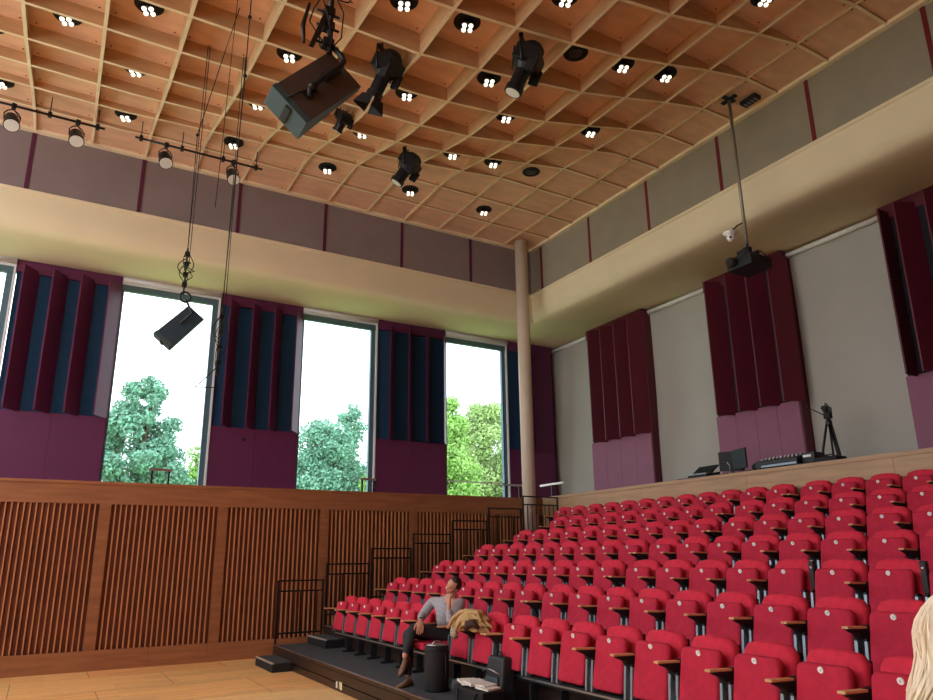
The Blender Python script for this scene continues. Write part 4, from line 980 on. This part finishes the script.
m = MB(); m.hexa([(-.15,-.15,.03),(-.09,-.15,.03),(-.09,.15,.03),(-.15,.15,.03),(-.10,-.12,.26),(-.05,-.12,.26),(-.05,.12,.26),(-.10,.12,.26)]); m.build('front_pocket', mat('slate_nylon', (.035,.05,.06), .45), bp, bevel=.02, seg=3)
m = MB(); m.tube([(.02,-.05,.45),(.02,-.04,.50),(.02,.04,.50),(.02,.05,.45)], .010, 6); m.build('grab_handle', BLACK, bp)
m = MB(); m.tube([(-.10,-.17,.30),(-.125,-.05,.335),(-.125,.05,.335),(-.10,.17,.30)], .006, 6); m.build('zip', SILV, bp)
tb = empty('tote_bag', (4.20, 6.95, H+.004), label='open dark bag stuffed with papers at the front of the platform', cat='bag')
m = MB(); m.hexa([(-.13,-.28,0),(.10,-.28,0),(.10,.28,0),(-.13,.28,0),(-.15,-.31,.17),(.12,-.31,.17),(.12,.31,.17),(-.15,.31,.17)]); m.build('bag_body', BLACKM, tb, bevel=.02)
m = MB(); m.tube([(-.15,-.2,.15),(-.20,-.15,.04),(-.20,.12,.03),(-.15,.2,.15)], .012, 6); m.build('handle', BLACK, tb)
rnd = random.Random(5)
for k in range(5):
    m = MB(); Mx = Matrix.Translation((-.02+rnd.uniform(-.03,.03), -.20+.10*k, .185+.012*k % .03)) @ Matrix.Rotation(rnd.uniform(-.6,.6), 4, 'Z') @ Matrix.Rotation(rnd.uniform(-.12,.12), 4, 'X')
    m.box(-.10,.10,-.09,.09,0,.018+.006*k % .02, Mx)
    p = tag(m.build('paper_sheaf', PAPER, None, loc=tb.location), None, None)
    tag(p, ['crumpled white paper sheaf at the left end of the open bag','white paper sheaf second from the left in the open bag','white paper sheaf in the middle of the open bag','white paper sheaf second from the right in the open bag','white paper sheaf at the right end of the open bag'][4-k], 'paper', 'papers in the open bag')

# ------------------------------------------------------------------ camera
cam_d = bpy.data.cameras.new('camera'); cam = bpy.data.objects.new('camera', cam_d); COL.objects.link(cam)
fpx, yaw, pitch, roll, cx, cy = 705.54, math.radians(30.119), math.radians(14.913), math.radians(-.587), 462.14, 369.61
f = Vector((math.sin(yaw)*math.cos(pitch), math.cos(yaw)*math.cos(pitch), math.sin(pitch))); r0 = Vector((math.cos(yaw), -math.sin(yaw), 0)); u0 = r0.cross(f)
rr = r0*math.cos(roll)+u0*math.sin(roll); uu = u0*math.cos(roll)-r0*math.sin(roll)
Mc = Matrix((rr, uu, -f)).transposed().to_4x4(); Mc.translation = (0, 0, 1.8); cam.matrix_world = Mc
cam_d.sensor_fit = 'HORIZONTAL'; cam_d.sensor_width = 36; cam_d.lens = fpx/933*36; cam_d.shift_x = (466.5-cx)/933; cam_d.shift_y = (cy-350)/933; cam_d.clip_start = .05; cam_d.clip_end = 500
bpy.context.scene.camera = cam
# ------------------------------------------------------------------ light
w = bpy.data.worlds.new('world'); bpy.context.scene.world = w; w.use_nodes = True; bg = w.node_tree.nodes['Background']; bg.inputs[0].default_value = (.93,.97,1,1); bg.inputs[1].default_value = 3.2
def area(name, loc, rot, sx, sy, e, col):
    d = bpy.data.lights.new(name, 'AREA'); d.shape = 'RECTANGLE'; d.size = sx; d.size_y = sy; d.energy = e; d.color = col
    o = bpy.data.objects.new(name, d); COL.objects.link(o); o.location = loc; o.rotation_euler = rot; return o
vs = bpy.context.scene.view_settings; vs.view_transform = 'Standard'; vs.look = 'None'; vs.exposure = .16; vs.gamma = 1
